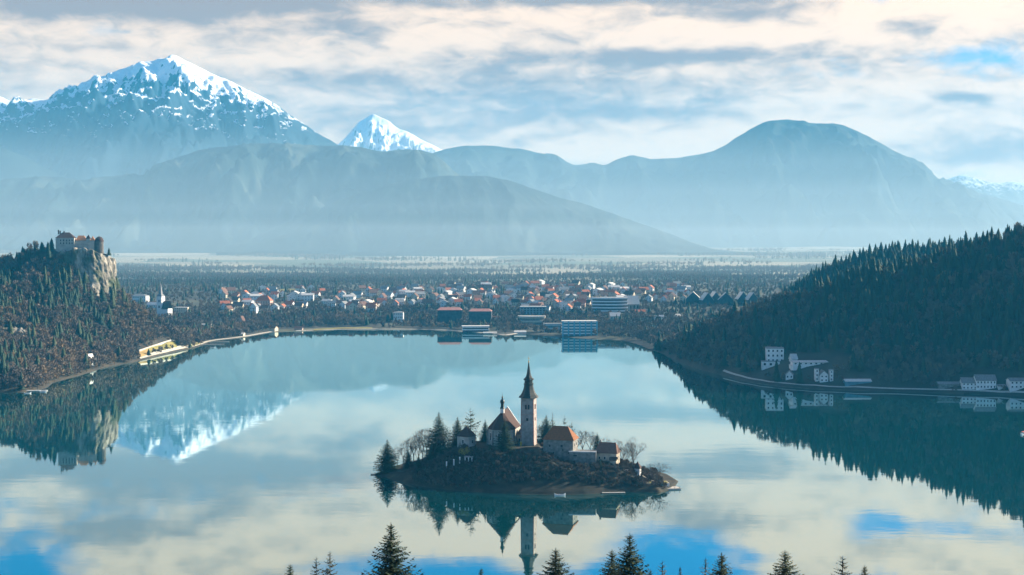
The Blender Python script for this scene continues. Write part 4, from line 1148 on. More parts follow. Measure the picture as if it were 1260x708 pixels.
# white posts of the landing on the left shore of the island
for i, px in enumerate((549.5, 558.5, 565.8)):
    x, y, _ = PY(px, 590, 915)
    t = tag(MB().lathe([(.42, -2.5), (.42, 3.6), (.55, 3.7), (.55, 3.95), (.1, 4.3)], 8).build('gate_post', M['white_paint']),
        ('white post on the left shore of the island, farthest left of the white posts', 'white post on the left shore of the island, middle one of three', 'white post on the left shore of the island, nearest to the boat shelter')[i], 'post', 'white posts on the island shore')
    t.location = (x, y, max(.3, IH(x, y)))
x, y, _ = PY(576.5, 590, 914)
t = thing('boat_shelter', 'small white pillared shelter with a dark inside on the left shore of the island', 'shelter', (x, y, max(.3, IH(x, y))), R(-8))
for sx_ in (-2.3, 0, 2.3): MB().box(sx_ - .3, sx_ + .3, -.3, .3, -2.5, 3.2).build('pillar', M['white_paint'], t)
m = MB(); m.box(-3, 3, -.6, 4, 3.2, 3.6); m.build('roof', M['grey_roof'], t)
m = MB(); m.box(-2.9, 2.9, 2.6, 3.4, -2, 3.19); m.build('back_wall', M['dark_wood'], t)
# yellow shrub
rg = random.Random(3)
x, y, _ = PY(573, 565, 922); z = IH(x, y)
t = thing('shrub', 'sunlit yellow shrub on the dark left slope of the island', 'shrub', (x, y, z))
V = []; F = []
for i in range(900):
    while True:
        d = Vector((rg.uniform(-1, 1), rg.uniform(-1, 1), rg.uniform(-.6, 1)))
        if d.length < 1: break
    c = Vector((d.x * 5.2, d.y * 2.5, 2.6 + d.z * 3.0 + .6 * math.sin(d.x * 7))); o = Vector((rg.uniform(-1, 1), rg.uniform(-1, 1), rg.uniform(-1, 1))) * .34; o2 = Vector((rg.uniform(-1, 1), rg.uniform(-1, 1), rg.uniform(-1, 1))) * .34
    k = len(V); V += [c - o, c + o2, c + o]; F.append((k, k + 1, k + 2))
link(bpy.data.objects.new('crown', np_mesh('crown', [tuple(v) for v in V], np.array(F), M['yellow_leaf'])), t)
MB().tube((0, 0, -1), (.2, 0, 2.5), .3, .15).build('stem', M['bark'], t)
# boats at the island
def pletna(loc, rz, L, label, roof=True):
    t = thing('rowing_boat', label, 'boat', loc, rz)
    n = 10; V = []; F = []
    for i in range(n + 1):
        f = i / n; x = (f - .5) * L; w = .19 * L * math.sin(math.pi * min(1, max(0, .06 + .9 * f))) ** .7; kz = .55 + .9 * (2 * f - 1) ** 4
        V += [(x, -w, kz), (x, -w * .75, -.25), (x, w * .75, -.25), (x, w, kz), (x, w * .9, kz - .06), (x, -w * .9, kz - .06)]
    for i in range(n):
        for j in range(3): a = i * 6 + j; F.append((a, a + 1, a + 7, a + 6))
    m = MB(); m.add(V, F); m.add(V[:4], [(0, 1, 2, 3)]); m.add(V[-6:-2], [(3, 2, 1, 0)]); m.build('hull', M['white_paint'], t)
    m = MB()
    for i in range(1, 5): m.box(-L * .5 + i * L * .2 - .15, -L * .5 + i * L * .2 + .15, -.16 * L, .16 * L, .32, .40)
    m.build('bench', M['wood'], t)
    if roof:
        m = MB(); m.lathe([(.001, 2.35), (.001, 2.3)], 3)
        m = MB()
        for i in range(7):
            a0 = math.pi * i / 7; a1 = math.pi * (i + 1) / 7; r_ = .16 * L
            m.add([(-L * .3, -math.cos(a0) * r_, 1.7 + .6 * math.sin(a0)), (L * .3, -math.cos(a0) * r_, 1.7 + .6 * math.sin(a0)), (L * .3, -math.cos(a1) * r_, 1.7 + .6 * math.sin(a1)), (-L * .3, -math.cos(a1) * r_, 1.7 + .6 * math.sin(a1))], [(0, 1, 2, 3)])
        m.build('canopy', M['red_paint'], t)
        m = MB()
        for sx_ in (-.28, 0, .28):
            for sy_ in (-1, 1): m.tube((sx_ * L, sy_ * .155 * L, .3), (sx_ * L, sy_ * .155 * L, 1.75), .04, .04, 4)
        m.build('canopy_frame', M['white_paint'], t)
    return t
x, y, z = PZ(689, 609.8, .0); pletna((x, y, .05), R(5), 7, 'small pale boat moored at the dark front shore of the island', False)
x, y, z = PZ(1258.5, 534.5, 0); pletna((x, y, .05), R(60), 9, 'boat with a red canopy at the right edge on the dark water')
x, y, z = PZ(755, 607.2, 0)
t = thing('jetty', 'pale narrow jetty along the front right shore of the island', 'jetty', (x, y, 0), R(4))
MB().box(-7.5, 7.5, -1.0, 1.0, .35, .6).build('deck', M['concrete'], t)
m = MB()
for i in range(5): m.box(-7 + i * 3.4, -6.7 + i * 3.4, -.9, .9, -1, .348)
m.build('pile', M['wood'], t)

# ---- island trees: (kind, px, top py, distance, label, wide)
IT = [
 ('isl0', 476.5, 541, 956, 'dark spruce standing alone at the left tip of the island', 1.2),
 ('isl1', 502, 553, 950, 'small dark spruce second from the left tip of the island', 1.0),
 ('isl2', 540, 507, 955, 'tall broad spruce left of the white island chapel', 1.0),
 ('isl1', 563, 513, 966, 'spruce directly behind the left side of the white chapel', 1.0),
 ('sparse', 579, 502, 962, 'open tiered conifer with level boughs above the white chapel', 1.0),
 ('isl0', 597, 516, 968, 'slim spruce between the white chapel and the church', .8),
 ('isl0', 621, 514, 925, 'dark spruce growing in front of the church choir', .95),
 ('thin', 566, 541, 930, 'tiny dark conifer in front of the white chapel', 1.3),
 ('isl2', 672, 511, 965, 'bushy spruce right behind the bell tower', 1.1),
 ('thin', 680, 508, 962, 'narrow cypress like conifer behind the orange roofed house', 1.4),
 ('sparse', 695, 511, 960, 'open conifer above the ridge of the orange roofed house', .6),
 ('sparse', 703.5, 517, 962, 'thin open conifer right above the orange hip of the stone house', .55),
 ('isl1', 735, 532, 968, 'dark small spruce behind the left end of the brown house', .8),
 ('bare0', 489, 547, 962, 'leafless tree between the two leftmost spruces of the island', .7),
 ('bare1', 509, 536, 955, 'leafless tree right of the small spruce on the left shore', .9),
 ('bare2', 520, 531, 958, 'leafless forked tree in the middle of the left row', .9),
 ('bare3', 530, 529, 960, 'leafless tree left of the tall broad spruce', .9),
 ('bare0', 552, 524, 958, 'leafless tree between the tall broad spruce and the white chapel', .7),
 ('bare1', 514, 548, 944, 'short leafless tree on the left shore below the row', .8),
 ('bare3', 586, 527, 965, 'leafless round tree directly behind the white chapel', 1.1),
 ('bare1', 717, 529, 960, 'leafless tree over the gap between the island houses, left one', .9),
 ('bare2', 726, 531, 962, 'leafless tree over the gap between the island houses, right one', .9),
 ('bare0', 747, 535, 966, 'leafless tree behind the ridge of the brown house', .9),
 ('bare2', 771, 545, 930, 'leafless tree right beside the brown house', .9),
 ('bare3', 780, 537, 934, 'tall leafless tree above the tiny turret', .9),
 ('broad', 805, 568, 900, 'wide spreading leafless tree leaning over the right tip of the island', 1.15),
 ('bare1', 793, 574, 912, 'leafless tree just right of the tiny turret', 1.1),
 ('bare2', 662, 523, 968, 'leafless tree immediately right of the bell tower', .7),
 ('bare0', 769.5, 566, 899, 'slender leafless tree standing on the dark right slope of the island', .5),
]
for i, (key, px, py, D, lab, wide) in enumerate(IT):
    x, y, zt = PY(px, py, D)
    z = IH(x, y) - .3
    if key.startswith('isl'): wide *= 1.3
    place_tree(key, 'spruce_tree' if key[0] in 'ist' and not key.startswith('sp') else ('pine_tree' if key == 'sparse' else 'bare_tree'), (x, y, z), max(4, zt - z), i * 1.3, lab, 'trees on the island', wide)
for i, (px, py, D, key, lab) in enumerate([
 (483, 556, 966, 'bare2', 'slight leafless tree directly right of the leftmost island spruce'),
 (496, 545, 968, 'bare3', 'leafless tree behind the small second spruce on the left shore'),
 (504, 540, 966, 'bare1', 'leafless tree at the left end of the dense leafless row'),
 (515, 534, 968, 'bare0', 'leafless tree at the back of the dense leafless row'),
 (525, 527, 972, 'bare1', 'highest leafless tree of the row left of the tall broad spruce'),
 (534, 536, 946, 'bare2', 'leafless tree growing in front of the tall broad spruce'),
 (547, 531, 950, 'bare3', 'leafless tree right beside the tall broad spruce'),
 (557, 536, 948, 'bare0', 'low leafless tree left of the white chapel wall'),
 (590, 534, 972, 'bare2', 'leafless tree in the gap right of the white chapel'),
 (605, 530, 975, 'bare1', 'leafless tree behind the left corner of the church'),
 (668, 520, 975, 'bare3', 'leafless tree behind the bushy spruce by the bell tower'),
 (710, 534, 966, 'bare0', 'leafless tree rising behind the orange hip of the stone house'),
 (731, 536, 970, 'bare1', 'leafless tree behind the chimney of the brown house'),
 (756, 540, 968, 'bare3', 'leafless tree behind the right end of the brown house'),
 (766, 550, 940, 'bare1', 'leafless tree close to the lit end wall of the brown house'),
 (776, 551, 922, 'bare2', 'leafless tree left of the tiny turret'),
 (799, 571, 906, 'bare0', 'leafless tree left of the wide spreading tree at the right tip'),
 (811, 574, 906, 'bare3', 'leafless tree right of the wide spreading tree at the right tip')]):
    x, y, zt = PY(px, py, D); z = IH(x, y) - .3
    place_tree(key, 'bare_tree', (x, y, z), max(4, zt - z), i * 2.1, lab, 'trees on the island', 1.0)
for i, (px, py, D, lab) in enumerate([(556, 560, 934, 'dark spruce on the shaded slope under the white chapel'), (585, 553, 930, 'dark spruce on the shaded slope between chapel and church'), (603, 552, 928, 'dark spruce below the left corner of the church'), (644, 572, 905, 'dark bushy conifer low on the front slope under the bell tower'), (664, 574, 903, 'dark bushy conifer low on the front slope under the stone house'), (739, 566, 905, 'dark conifer on the slope below the brown house'),
  (628, 566, 912, 'dark conifer on the front slope below the terrace wall'), (607, 575, 903, 'small dark conifer low on the front slope under the church'), (720, 576, 899, 'small dark conifer low on the slope under the grey terrace wall'),
  (700, 570, 903, 'dark conifer on the slope under the right corner of the stone house'), (757, 574, 903, 'dark conifer on the slope right of the brown house'), (593, 545, 962, 'dark spruce squeezed between chapel and church walls'), (530, 548, 938, 'young dark spruce on the left slope in front of the leafless row'), (515, 560, 930, 'small dark spruce on the left slope near the shore')]):
    x, y, zt = PY(px, py, D); z = IH(x, y) - .3
    place_tree('isl%d' % (i % 3), 'spruce_tree', (x, y, z), max(4, zt - z), i * 1.1, lab, 'trees on the island', 1.2)
# undergrowth on the slopes: uncountable bare scrub
rr = random.Random(17); pts = []
while len(pts) < 1800:
    x = rr.uniform(-70, 100); y = rr.uniform(880, 945)
    if not inside(np.array([x]), np.array([y]), ISL)[0]: continue
    z = IH(x, y); d = float(seg_dist(np.array([x]), np.array([y]), ISL_R)[0])
    if d < 1.5 or z > 20.2: continue
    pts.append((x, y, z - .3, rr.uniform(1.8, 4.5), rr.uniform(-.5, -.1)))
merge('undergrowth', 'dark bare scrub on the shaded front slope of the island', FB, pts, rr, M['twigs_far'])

# ------------------------------------------------------------------ castle on the rock
def castle():
    t = thing('castle', 'old castle with white walls and red roofs on top of the limestone cliff', 'castle', (-621, 1958, 145.5), R(9))
    k = NY(2120) / FPX
    X = lambda px: (px - 630) * k + 621
    Zp = lambda py: CAM_H - 145.5 - (py - HOR) * k
    def blk(a, b, y0, y1, z0, z1, mat, name='wall', parent=t):
        m = MB(); m.box(X(a), X(b), y0, y1, z0, z1); return m.build(name, mat, parent)
    def hipr(a, b, y0, y1, z0, z1, mat, ins=None, parent=t, over=.6):
        m = MB(); m.hip(X(a), X(b), y0, y1, z0, z1, ins, over); return m.build('roof', mat, parent)
    # left palace
    w = blk(71, 93, -4, 16, -8, Zp(293), M['castle_wall'], 'palace_wall')
    hipr(71, 93, -4, 16, Zp(293) + .01, Zp(286.2), M['dark_roof'], 8)
    for a in (77, 80.5, 84, 87.5, 90.5):
        for zz in (Zp(300.5), Zp(297)):
            m = MB(); m.box(X(a) - .7, X(a) + .7, -4.15, -3.6, zz, zz + 2.4); m.build('window', M['glass'], w)
    for a, h in ((73.4, 283.2), (75.4, 284.2), (80, 284.6)):
        m = MB(); m.box(X(a) - .8, X(a) + .8, 4, 6, Zp(288.5), Zp(h)); m.build('chimney', M['dark_roof'], w)
    # curtain wall and middle wing with the orange roof
    blk(93.2, 116, 0, 3, -9, Zp(297.5), M['castle_wall'], 'curtain_wall')
    blk(94, 106, 3.1, 13, -6, Zp(296), M['castle_wall'], 'wing_wall'); hipr(94, 106, 3.1, 13, Zp(296) + .01, Zp(290), M['castle_roof'], 3)
    # gate tower, small orange roof, right bastion
    blk(106.3, 111, 2, 10, -6, Zp(294), M['castle_wall'], 'tower_wall'); hipr(106.3, 111, 2, 10, Zp(294) + .01, Zp(288.8), M['dark_roof'], 3.9)
    blk(111.2, 116, 4, 12, -6, Zp(296.2), M['castle_wall'], 'wing_wall'); hipr(111.2, 116, 4, 12, Zp(296.2) + .01, Zp(290.6), M['castle_roof'], 3)
    m = MB(); m.lathe([(6.2, -9), (6.0, Zp(297.5))], 14, cx=X(121.5), cy=6); m.build('bastion', M['dark_stone'], t)
    m = MB(); m.lathe([(6.7, Zp(297.5) + .01), (5.4, Zp(294)), (3.2, Zp(292)), (.3, Zp(291))], 14, cx=X(121.5), cy=6); m.build('roof', M['dark_roof'], t)
M['castle_wall'] = noise_mat('castle_render', [(.3, (.30, .27, .23)), (.7, (.50, .44, .37))], scale=.2, detail=7, rough=.9)
M['dark_stone'] = noise_mat('dark_stone', [(.3, (.07, .06, .05)), (.7, (.15, .13, .11))], scale=.3, detail=7, rough=.95)
castle()
x, y, z = PY(134, 304, 2125)
far_tree('c1', 'conifer_tree', (x, y, 137), 12, 1.0, 'single dark conifer on the cliff edge just right of the castle', None, 1.3)
for i, (px, h) in enumerate(((63.5, 20), (59, 15), (52, 14))):
    x, y, _ = PY(px, 300, 2105); far_tree('c%d' % i, 'conifer_tree', (x, y, float(left_h(np.array([x]), np.array([y]))[0]) - 1), h, i, ('tall dark conifer next to the left end of the castle', 'dark conifer second from the left end of the castle', 'shorter dark conifer third from the left end of the castle')[i], None, 1.5)

# ------------------------------------------------------------------ paths and lawns draped on the ground
def drape(name, label, A, B, mat, n=60, m=5, off=.12, kind='structure'):
    """sheet between two ground lines given as world points"""
    def resample(P, n):
        P = np.array([(p[0], p[1]) for p in P]); d = np.concatenate([[0], np.cumsum(np.hypot(*np.diff(P, axis=0).T))])
        s = np.linspace(0, d[-1], n); return np.stack([np.interp(s, d, P[:, 0]), np.interp(s, d, P[:, 1])], -1)
    a, b = resample(A, n), resample(B, n)
    G = np.stack([a + (b - a) * t for t in np.linspace(0, 1, m)])
    x, y = G[..., 0].ravel(), G[..., 1].ravel()
    # sit on the drawn ground, whose cells are about 9 m
    z = np.maximum(H(x, y), .25) + off
    me = np_mesh(name, np.stack([x, y, z], -1), grid_faces(m, n), mat, smooth=True)
    return tag(link(bpy.data.objects.new(name, me)), label=label, kind=kind)
def offset_line(P, d):
    P = np.array(P); T = np.gradient(P, axis=0); T /= np.hypot(T[:, 0], T[:, 1])[:, None]
    return P + np.stack([-T[:, 1], T[:, 0]], -1) * d
def fine(P, step=14):
    P = np.array(P); d = np.concatenate([[0], np.cumsum(np.hypot(*np.diff(P, axis=0).T))]); n = int(d[-1] / step)
    s = np.linspace(0, d[-1], n); q = np.stack([np.interp(s, d, P[:, 0]), np.interp(s, d, P[:, 1])], -1)
    for _ in range(3): q[1:-1] = (q[:-2] + 2 * q[1:-1] + q[2:]) / 4
    return q
def sub(px0, px1): return [p for p, q in zip(SHORE, SHORE_PX) if px0 <= q[0] <= px1]
for (a, b, w0, w1, lab, mat, off) in [
    (176, 346, 3, 9, 'pale lakeside promenade along the left shore', 'stone_path', .35),
    (885, 1345, 4, 6.3, 'narrow path along the right shore', 'concrete', .5),
    (346, 640, 2, 7, 'thin pale path along the far shore', 'stone_path', .35)]:
    c = fine(sub(a, b)); drape('path', lab, offset_line(c, w0), offset_line(c, w1), M[mat], n=len(c), m=3, off=off)
def gl(lst): return [GP(a, b) for a, b in lst]
drape('lawn', 'yellow green lakeside lawn below the castle hill', gl([(176, 438), (200, 432), (218, 428.5)]), gl([(176, 431), (200, 425), (216, 421)]), M['lawn'], off=.5)
drape('lawn', 'dry tawny strip at the left end of the lakeside lawn', gl([(170, 442), (176, 439.5), (182, 437.5)]), gl([(170, 434.5), (176, 432), (182, 430)]), M['reed'], off=.7)
drape('lawn', 'small bright lawn by the jetty on the left shore', gl([(231, 428.5), (240, 426), (247, 423.5)]), gl([(234, 425), (241, 422.5), (246, 421)]), M['lawn'], off=.5)
drape('lawn', 'bright strip of grass on the far shore', gl([(386, 407.2), (420, 404.9), (458, 404.9)]), gl([(386, 405.6), (420, 403.5), (458, 403.4)]), M['lawn'], off=.5)
drape('lawn', 'pale green meadow above the town', gl([(336, 360.5), (352, 359.5), (372, 359.5)]), gl([(338, 357), (352, 356), (368, 356)]), M['lawn'], off=1.0)
w_ = wall_path('park_wall', 'pale wall along the upper edge of the lakeside lawn', [(p[0], p[1], p[2]) for p in gl([(171, 433.5), (200, 424), (216, 419.5), (232, 417)])], 2.6, 1.2, M['concrete'])
# rock outcrop on the castle hill
def outcrop(px, py, w, h, lab, seed):
    x, y, z = GP(px, py)
    V = []; n = 26
    for j in range(n):
        for i in range(n):
            u_, v_ = i / (n - 1) * 2 - 1, j / (n - 1) * 2 - 1
            r2 = u_ * u_ + v_ * v_
            V.append((x + u_ * w, y + v_ * w * .8, z - 4 + (h + 4) * max(0, 1 - r2) ** .6 * (.7 + .6 * float(fbm(np.array([u_ * 3 + seed]), np.array([v_ * 3]), 4)[0]))))
    tag(link(bpy.data.objects.new('rock_outcrop', np_mesh('rock_outcrop', V, grid_faces(n, n), M['cliff']))), lab, 'rock')
outcrop(15, 413, 24, 13, 'bare brownish rock face in the wood at the left edge', 3)
outcrop(1144, 321, 16, 9, 'small bare rock patch near the top of the rear right hill', 9)

# ------------------------------------------------------------------ buildings placed where the photo shows their foot
def bpx(name, label, cat, px, py, wpx, wallpx, roofpx, depth, rz, wall, roof, kind='gable', turn=False, group=None, inset=None, nwin=0, rows=1, dz=0.0, chim=0):
    gx, gy, gz = GP(px, py); k = gy / FPX
    w = wpx * k; hw = wallpx * k; hr = roofpx * k
    wins = []
    if nwin:
        for r_ in range(rows):
            for i in range(nwin): wins.append((0 if not turn else 3, (i + .5) / nwin, hw * (r_ + .32) / rows, w / nwin * .36, hw / rows * .42))
    if turn: W_, D_, a = depth, w, rz + 90
    else: W_, D_, a = w, depth, rz
    return house(name, label, cat, (gx, gy + depth / 2, gz + dz), R(a), W_, D_, hw, hr, M[wall], M[roof], kind, wins, inset, below=6, group=group, over=.8, wframe=M[wall], chimneys=[(.2, .15, hw)] if chim else ())
# right shore
bpx('villa', 'white three storey tower villa with a flat roof on the right wooded slope', 'villa', 955, 447, 21, 17.5, .8, 20, -6, 'white_wall', 'grey_roof', 'flat', nwin=4, rows=3)
bpx('annex', 'low white block at the foot of the white tower villa', 'building', 949, 453, 22, 6.5, .6, 10, -6, 'white_wall', 'grey_roof', 'flat', nwin=3)
bpx('long_building', 'long low pale building stretching right of the white tower villa', 'building', 1004, 449.5, 58, 3.6, 1.4, 12, 3, 'white_wall', 'pale_roof', 'gable', nwin=9)
bpx('pavilion', 'small pavilion with a steep pale roof between the tower villa and the long building', 'pavilion', 977, 446, 7, 4, 5.5, 9, 10, 'white_wall', 'pale_roof', 'gable')
bpx('low_block', 'low flat white block in front of the long pale building', 'building', 983, 454, 20, 2.6, .6, 9, 3, 'white_wall', 'pale_roof', 'flat', nwin=5)
bpx('cottage', 'tiny white gabled cottage near the bend of the right shore path', 'house', 972.5, 467, 9, 5.5, 4.4, 10, -12, 'white_wall', 'grey_roof', 'gable', turn=True, nwin=2)
bpx('lake_villa', 'white gabled villa behind the right shore path between two white corner towers', 'villa', 1014, 470.5, 10, 9, 5, 13, 0, 'white_wall', 'grey_roof', 'gable', turn=True, nwin=2, rows=2)
bpx('corner_tower', 'white corner tower on the left of the gabled lake villa', 'tower', 1005.3, 470.5, 4.2, 15, .7, 6, 0, 'white_wall', 'grey_roof', 'flat', nwin=1, rows=3)
bpx('corner_tower', 'white corner tower on the right of the gabled lake villa', 'tower', 1023.2, 470.5, 4.2, 13.5, .7, 6, 0, 'white_wall', 'grey_roof', 'flat', nwin=1, rows=3)
bpx('glasshouse', 'long low glasshouse pavilion beside the right shore path', 'pavilion', 1056, 473, 32, 3.6, 2.2, 9, 2, 'blue_glass', 'pale_roof', 'gable')
bpx('bathing_house', 'taller white bathing house on the right shore, right one of a pair', 'building', 1214, 480, 24, 11, 6, 14, -3, 'white_wall', 'grey_roof', 'gable', nwin=6, rows=2)
bpx('bathing_house', 'lower white bathing house on the right shore, left one of a pair', 'building', 1194, 480, 18, 8.5, 5.5, 13, -6, 'white_wall', 'grey_roof', 'gable', nwin=4, rows=2)
bpx('shore_house', 'white two storey house at the right edge of the picture', 'house', 1256, 482, 26, 10, 3, 12, 0, 'white_wall', 'grey_roof', 'gable', nwin=5, rows=2)
bpx('shed', 'small pale shed between the bathing house and the house at the right edge', 'shed', 1233, 481, 9, 3.4, 1.6, 6, 0, 'white_wall', 'grey_roof', 'gable')
bpx('shed', 'low grey shed in the trees left of the bathing houses', 'shed', 1168, 479.5, 26, 4.5, 2.2, 9, 0, 'grey_wall', 'grey_roof', 'gable')
x, y, z = PZ(1201, 484.5, 0)
t = thing('jetty', 'dark wooden bathing jetty in front of the white bathing houses', 'jetty', (x, y, 0), 0)
MB().box(-14, 14, -5, 3, .9, 1.4).build('deck', M['dark_wood'], t)
m = MB()
for i in range(8): m.box(-13.6 + i * 3.8, -13.1 + i * 3.8, -4.8, 2.8, -1.5, .898)
m.build('pile', M['dark_wood'], t)
# left shore
bpx('boathouse', 'narrow white gabled boathouse among bare trees on the left shore', 'boathouse', 110, 450, 4.4, 9.5, 4.5, 7, -22, 'white_wall', 'pale_roof', 'gable', turn=True, nwin=1, rows=3)
bpx('boathouse', 'small white lean-to right beside the narrow white boathouse', 'boathouse', 116, 451, 2.8, 6, 2, 5, -22, 'white_wall', 'pale_roof', 'gable', turn=True)
bpx('cabin', 'small pale cabin in the wood on the castle hill shore', 'cabin', 150, 430.5, 8, 3, 2, 7, -10, 'cream_wall', 'pale_roof', 'gable')
x, y, z = PZ(44, 481.5, 0)
t = thing('jetty', 'pale jetty at the left edge of the picture below the bare trees', 'jetty', (x, y, 0), R(8))
MB().box(-12, 12, -1.6, 1.6, .5, .9).build('deck', M['plaster'], t)
m = MB()
for i in range(7): m.box(-11 + i * 3.6, -10.6 + i * 3.6, -1.4, 1.4, -1.5, .498)
m.build('pile', M['wood'], t)
for i, (px, py, lab, a) in enumerate([(34, 484.5, 'small white boat left of the pale jetty', 20), (53, 482.6, 'small white boat at the right end of the pale jetty', -10), (262, 428, 'small boat beside the left shore landing pier', 10)]):
    x, y, z = PZ(px, py, 0); o = pletna((x, y, .05), R(a), 7, lab, False)
for px, py, L_, a, lab in [(262, 424.5, 34, 12, 'grey landing pier by the small bright lawn'), (270, 421.5, 30, 10, 'second grey landing pier behind the first one')]:
    x, y, z = PZ(px, py, 0)
    t = thing('landing_pier', lab, 'pier', (x, y, 0), R(a))
    MB().box(-L_ / 2, L_ / 2, -2.2, 2.2, .5, 1.0).build('deck', M['concrete'], t)
    m = MB()
    for i in range(7): m.box(-L_ / 2 + 1 + i * (L_ - 2.5) / 6, -L_ / 2 + 1.5 + i * (L_ - 2.5) / 6, -2, 2, -1.5, .498)
    m.build('pile', M['wood'], t)
bpx('boathouse', 'low dark boathouse with a pale roof behind the landing piers', 'boathouse', 251, 417.5, 12, 2.8, 2, 14, -10, 'dark_stone', 'pale_roof', 'gable')
bpx('pavilion', 'long pale kiosk on the left shore promenade', 'pavilion', 292, 413.5, 16, 2.2, 1.5, 10, -6, 'cream_wall', 'pale_roof', 'gable', nwin=4)
bpx('hotel', 'flat roofed pale hotel in the trees above the left promenade', 'hotel', 251, 404, 14, 4, .6, 14, -4, 'cream_wall', 'pale_roof', 'flat', nwin=6, rows=1)
bpx('cottage', 'pinkish gabled cottage on the left shore with bare trees round it', 'house', 297, 400, 5.5, 5.5, 5, 10, -15, 'pink_wall', 'brown_roof', 'gable', turn=True, nwin=2)
bpx('boathouse', 'sandy brown boathouse on the point of the left shore', 'boathouse', 336, 408.5, 8, 4, 2.6, 12, -20, 'cream_wall', 'orange_roof', 'gable')
bpx('boathouse', 'tiny reddish boathouse on the far shore left of the bright grass', 'boathouse', 367, 406.5, 10, 2.4, 2.2, 9, 0, 'pink_wall', 'brown_roof', 'gable')
# parish church
gx, gy, gz = GP(198, 391); k = gy / FPX
t = thing('parish_church', 'white parish church with a tall thin grey spire behind the castle hill', 'church', (gx, gy, gz), R(-20))
m = MB(); w = 3.6 * k; h = 26 * k; m.box(-w, w, -w, w, -6, h); tw = m.build('tower', M['white_wall'], t)
m = MB(); m.prism([(-w - .3, -w - .3), (w + .3, -w - .3), (w + .3, w + .3), (-w - .3, w + .3)], h + .01, h + 3 * k, 0, .5); m.prism([(-w * .5, -w * .5), (w * .5, -w * .5), (w * .5, w * .5), (-w * .5, w * .5)], h + 3 * k + .01, h + 17 * k, 0, .06); m.build('spire', M['grey_roof'], tw)
for z0 in (.45, .72):
    m = MB(); m.box(-1.3, 1.3, -w - .1, -w + .3, h * z0, h * z0 + 4.5); m.build('window', M['glass'], tw)
m = MB(); m.box(w + .05, w + 9 * k, -5.5, 9, -6, 11 * k); nv = m.build('nave', M['white_wall'], t)
m = MB(); m.gable(w + .05, w + 9 * k, -5.5, 9, 11 * k, 20 * k, .5); m.build('roof', M['dark_roof'], nv)
# big buildings of the town
M['grey_band'] = noise_mat('grey_blue_render', [(.3, (.24, .28, .30)), (.7, (.36, .40, .42))], scale=.3)
M['blue_paint'] = noise_mat('turquoise_paint', [(.3, (.12, .36, .46)), (.7, (.20, .48, .58))], scale=.3)
M['pale_blue'] = noise_mat('pale_blue_render', [(.3, (.34, .44, .48)), (.7, (.46, .55, .58))], scale=.3)
bpx('villa', 'large villa with a broad red hipped roof on the left of the town', 'villa', 324, 377, 19, 6.5, 6.5, 20, -8, 'pink_wall', 'red_roof', 'hip', nwin=6, rows=2, inset=9)
bpx('villa', 'pale villa with a pointed gable in front of the broad red roofed villa', 'villa', 312, 386, 8, 8, 4.5, 12, -10, 'white_wall', 'grey_roof', 'gable', turn=True, nwin=3, rows=2)
bpx('apartment_block', 'pale flat apartment block beside the parish church', 'building', 223, 387, 17, 8, .6, 14, -6, 'cream_wall', 'pale_roof', 'flat', nwin=6, rows=3)
bpx('apartment_block', 'wide pale greenish block at the edge of the castle hill', 'building', 172, 371.5, 18, 7, 2.2, 16, -12, 'white_wall', 'grey_roof', 'hip', nwin=7, rows=2)
bpx('apartment_block', 'long white roofed house left of the parish church', 'building', 188, 379, 15, 4, 2.6, 14, -12, 'white_wall', 'pale_roof', 'gable', nwin=5)
bpx('hotel', 'round fronted white hotel block behind dark trees on the far shore', 'hotel', 490, 397, 12, 12, 1.6, 18, 0, 'white_wall', 'grey_roof', 'hip', nwin=5, rows=3)
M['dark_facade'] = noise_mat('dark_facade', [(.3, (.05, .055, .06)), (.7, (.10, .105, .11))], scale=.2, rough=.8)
M['pink_roof'] = noise_mat('faded_red_roof', [(.3, (.36, .16, .13)), (.7, (.50, .24, .19))], scale=.3, rough=.9)
def banded(name, label, cat, px, py, wpx, hpx, depth, rz, floors, core, band, roof, curve=0.0, step=0.0, piers=0, pier_mat=None):
    """slab of storeys: dark glazed core with a pale balcony band for every floor"""
    gx, gy, gz = GP(px, py); k = gy / FPX; w = wpx * k; h = hpx * k
    t = thing(name, label, cat, (gx, gy + depth / 2, gz), R(rz))
    def plan(e, sh=0.0):
        n = 13; P = []
        for i in range(n):
            f = i / (n - 1.0) * 2 - 1
            P.append((f * (w / 2 + e), -depth / 2 - e + sh + curve * f * f))
        return P + [(w / 2 + e, depth / 2 + e), (-w / 2 - e, depth / 2 + e)]
    fh = h / floors
    for i in range(floors):
        sh = step * i
        m = MB(); m.prism(plan(-.9, sh), (-4 if i == 0 else i * fh), (i + 1) * fh - .003); m.build('storey', core, t)
        m = MB(); m.prism(plan(.5, sh), (i + 1) * fh - fh * .42, (i + 1) * fh + .05); m.build('balcony_band', band, t)
    m = MB(); m.prism(plan(.9, step * floors), h + .06, h + .9); m.build('roof', roof, t)
    if piers:
        for i in range(piers + 1):
            f = i / piers * 2 - 1; m = MB(); cx_ = f * w / 2; yy_ = -depth / 2 + curve * f * f
            m.box(cx_ - 1.2, cx_ + 1.2, yy_ - 1.6, yy_ + .6, -3, h + .5); m.build('pier', pier_mat, t)
    return t
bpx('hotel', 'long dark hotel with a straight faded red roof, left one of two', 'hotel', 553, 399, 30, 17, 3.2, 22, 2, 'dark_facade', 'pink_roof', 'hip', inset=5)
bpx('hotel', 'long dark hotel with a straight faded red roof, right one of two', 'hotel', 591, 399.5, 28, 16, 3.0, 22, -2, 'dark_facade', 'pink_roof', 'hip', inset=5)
bpx('house', 'small bright white house with two square windows below the red roofed hotels', 'house', 610, 396.5, 11, 5.5, 1.6, 9, -6, 'white_wall', 'brown_roof', 'gable', nwin=2)
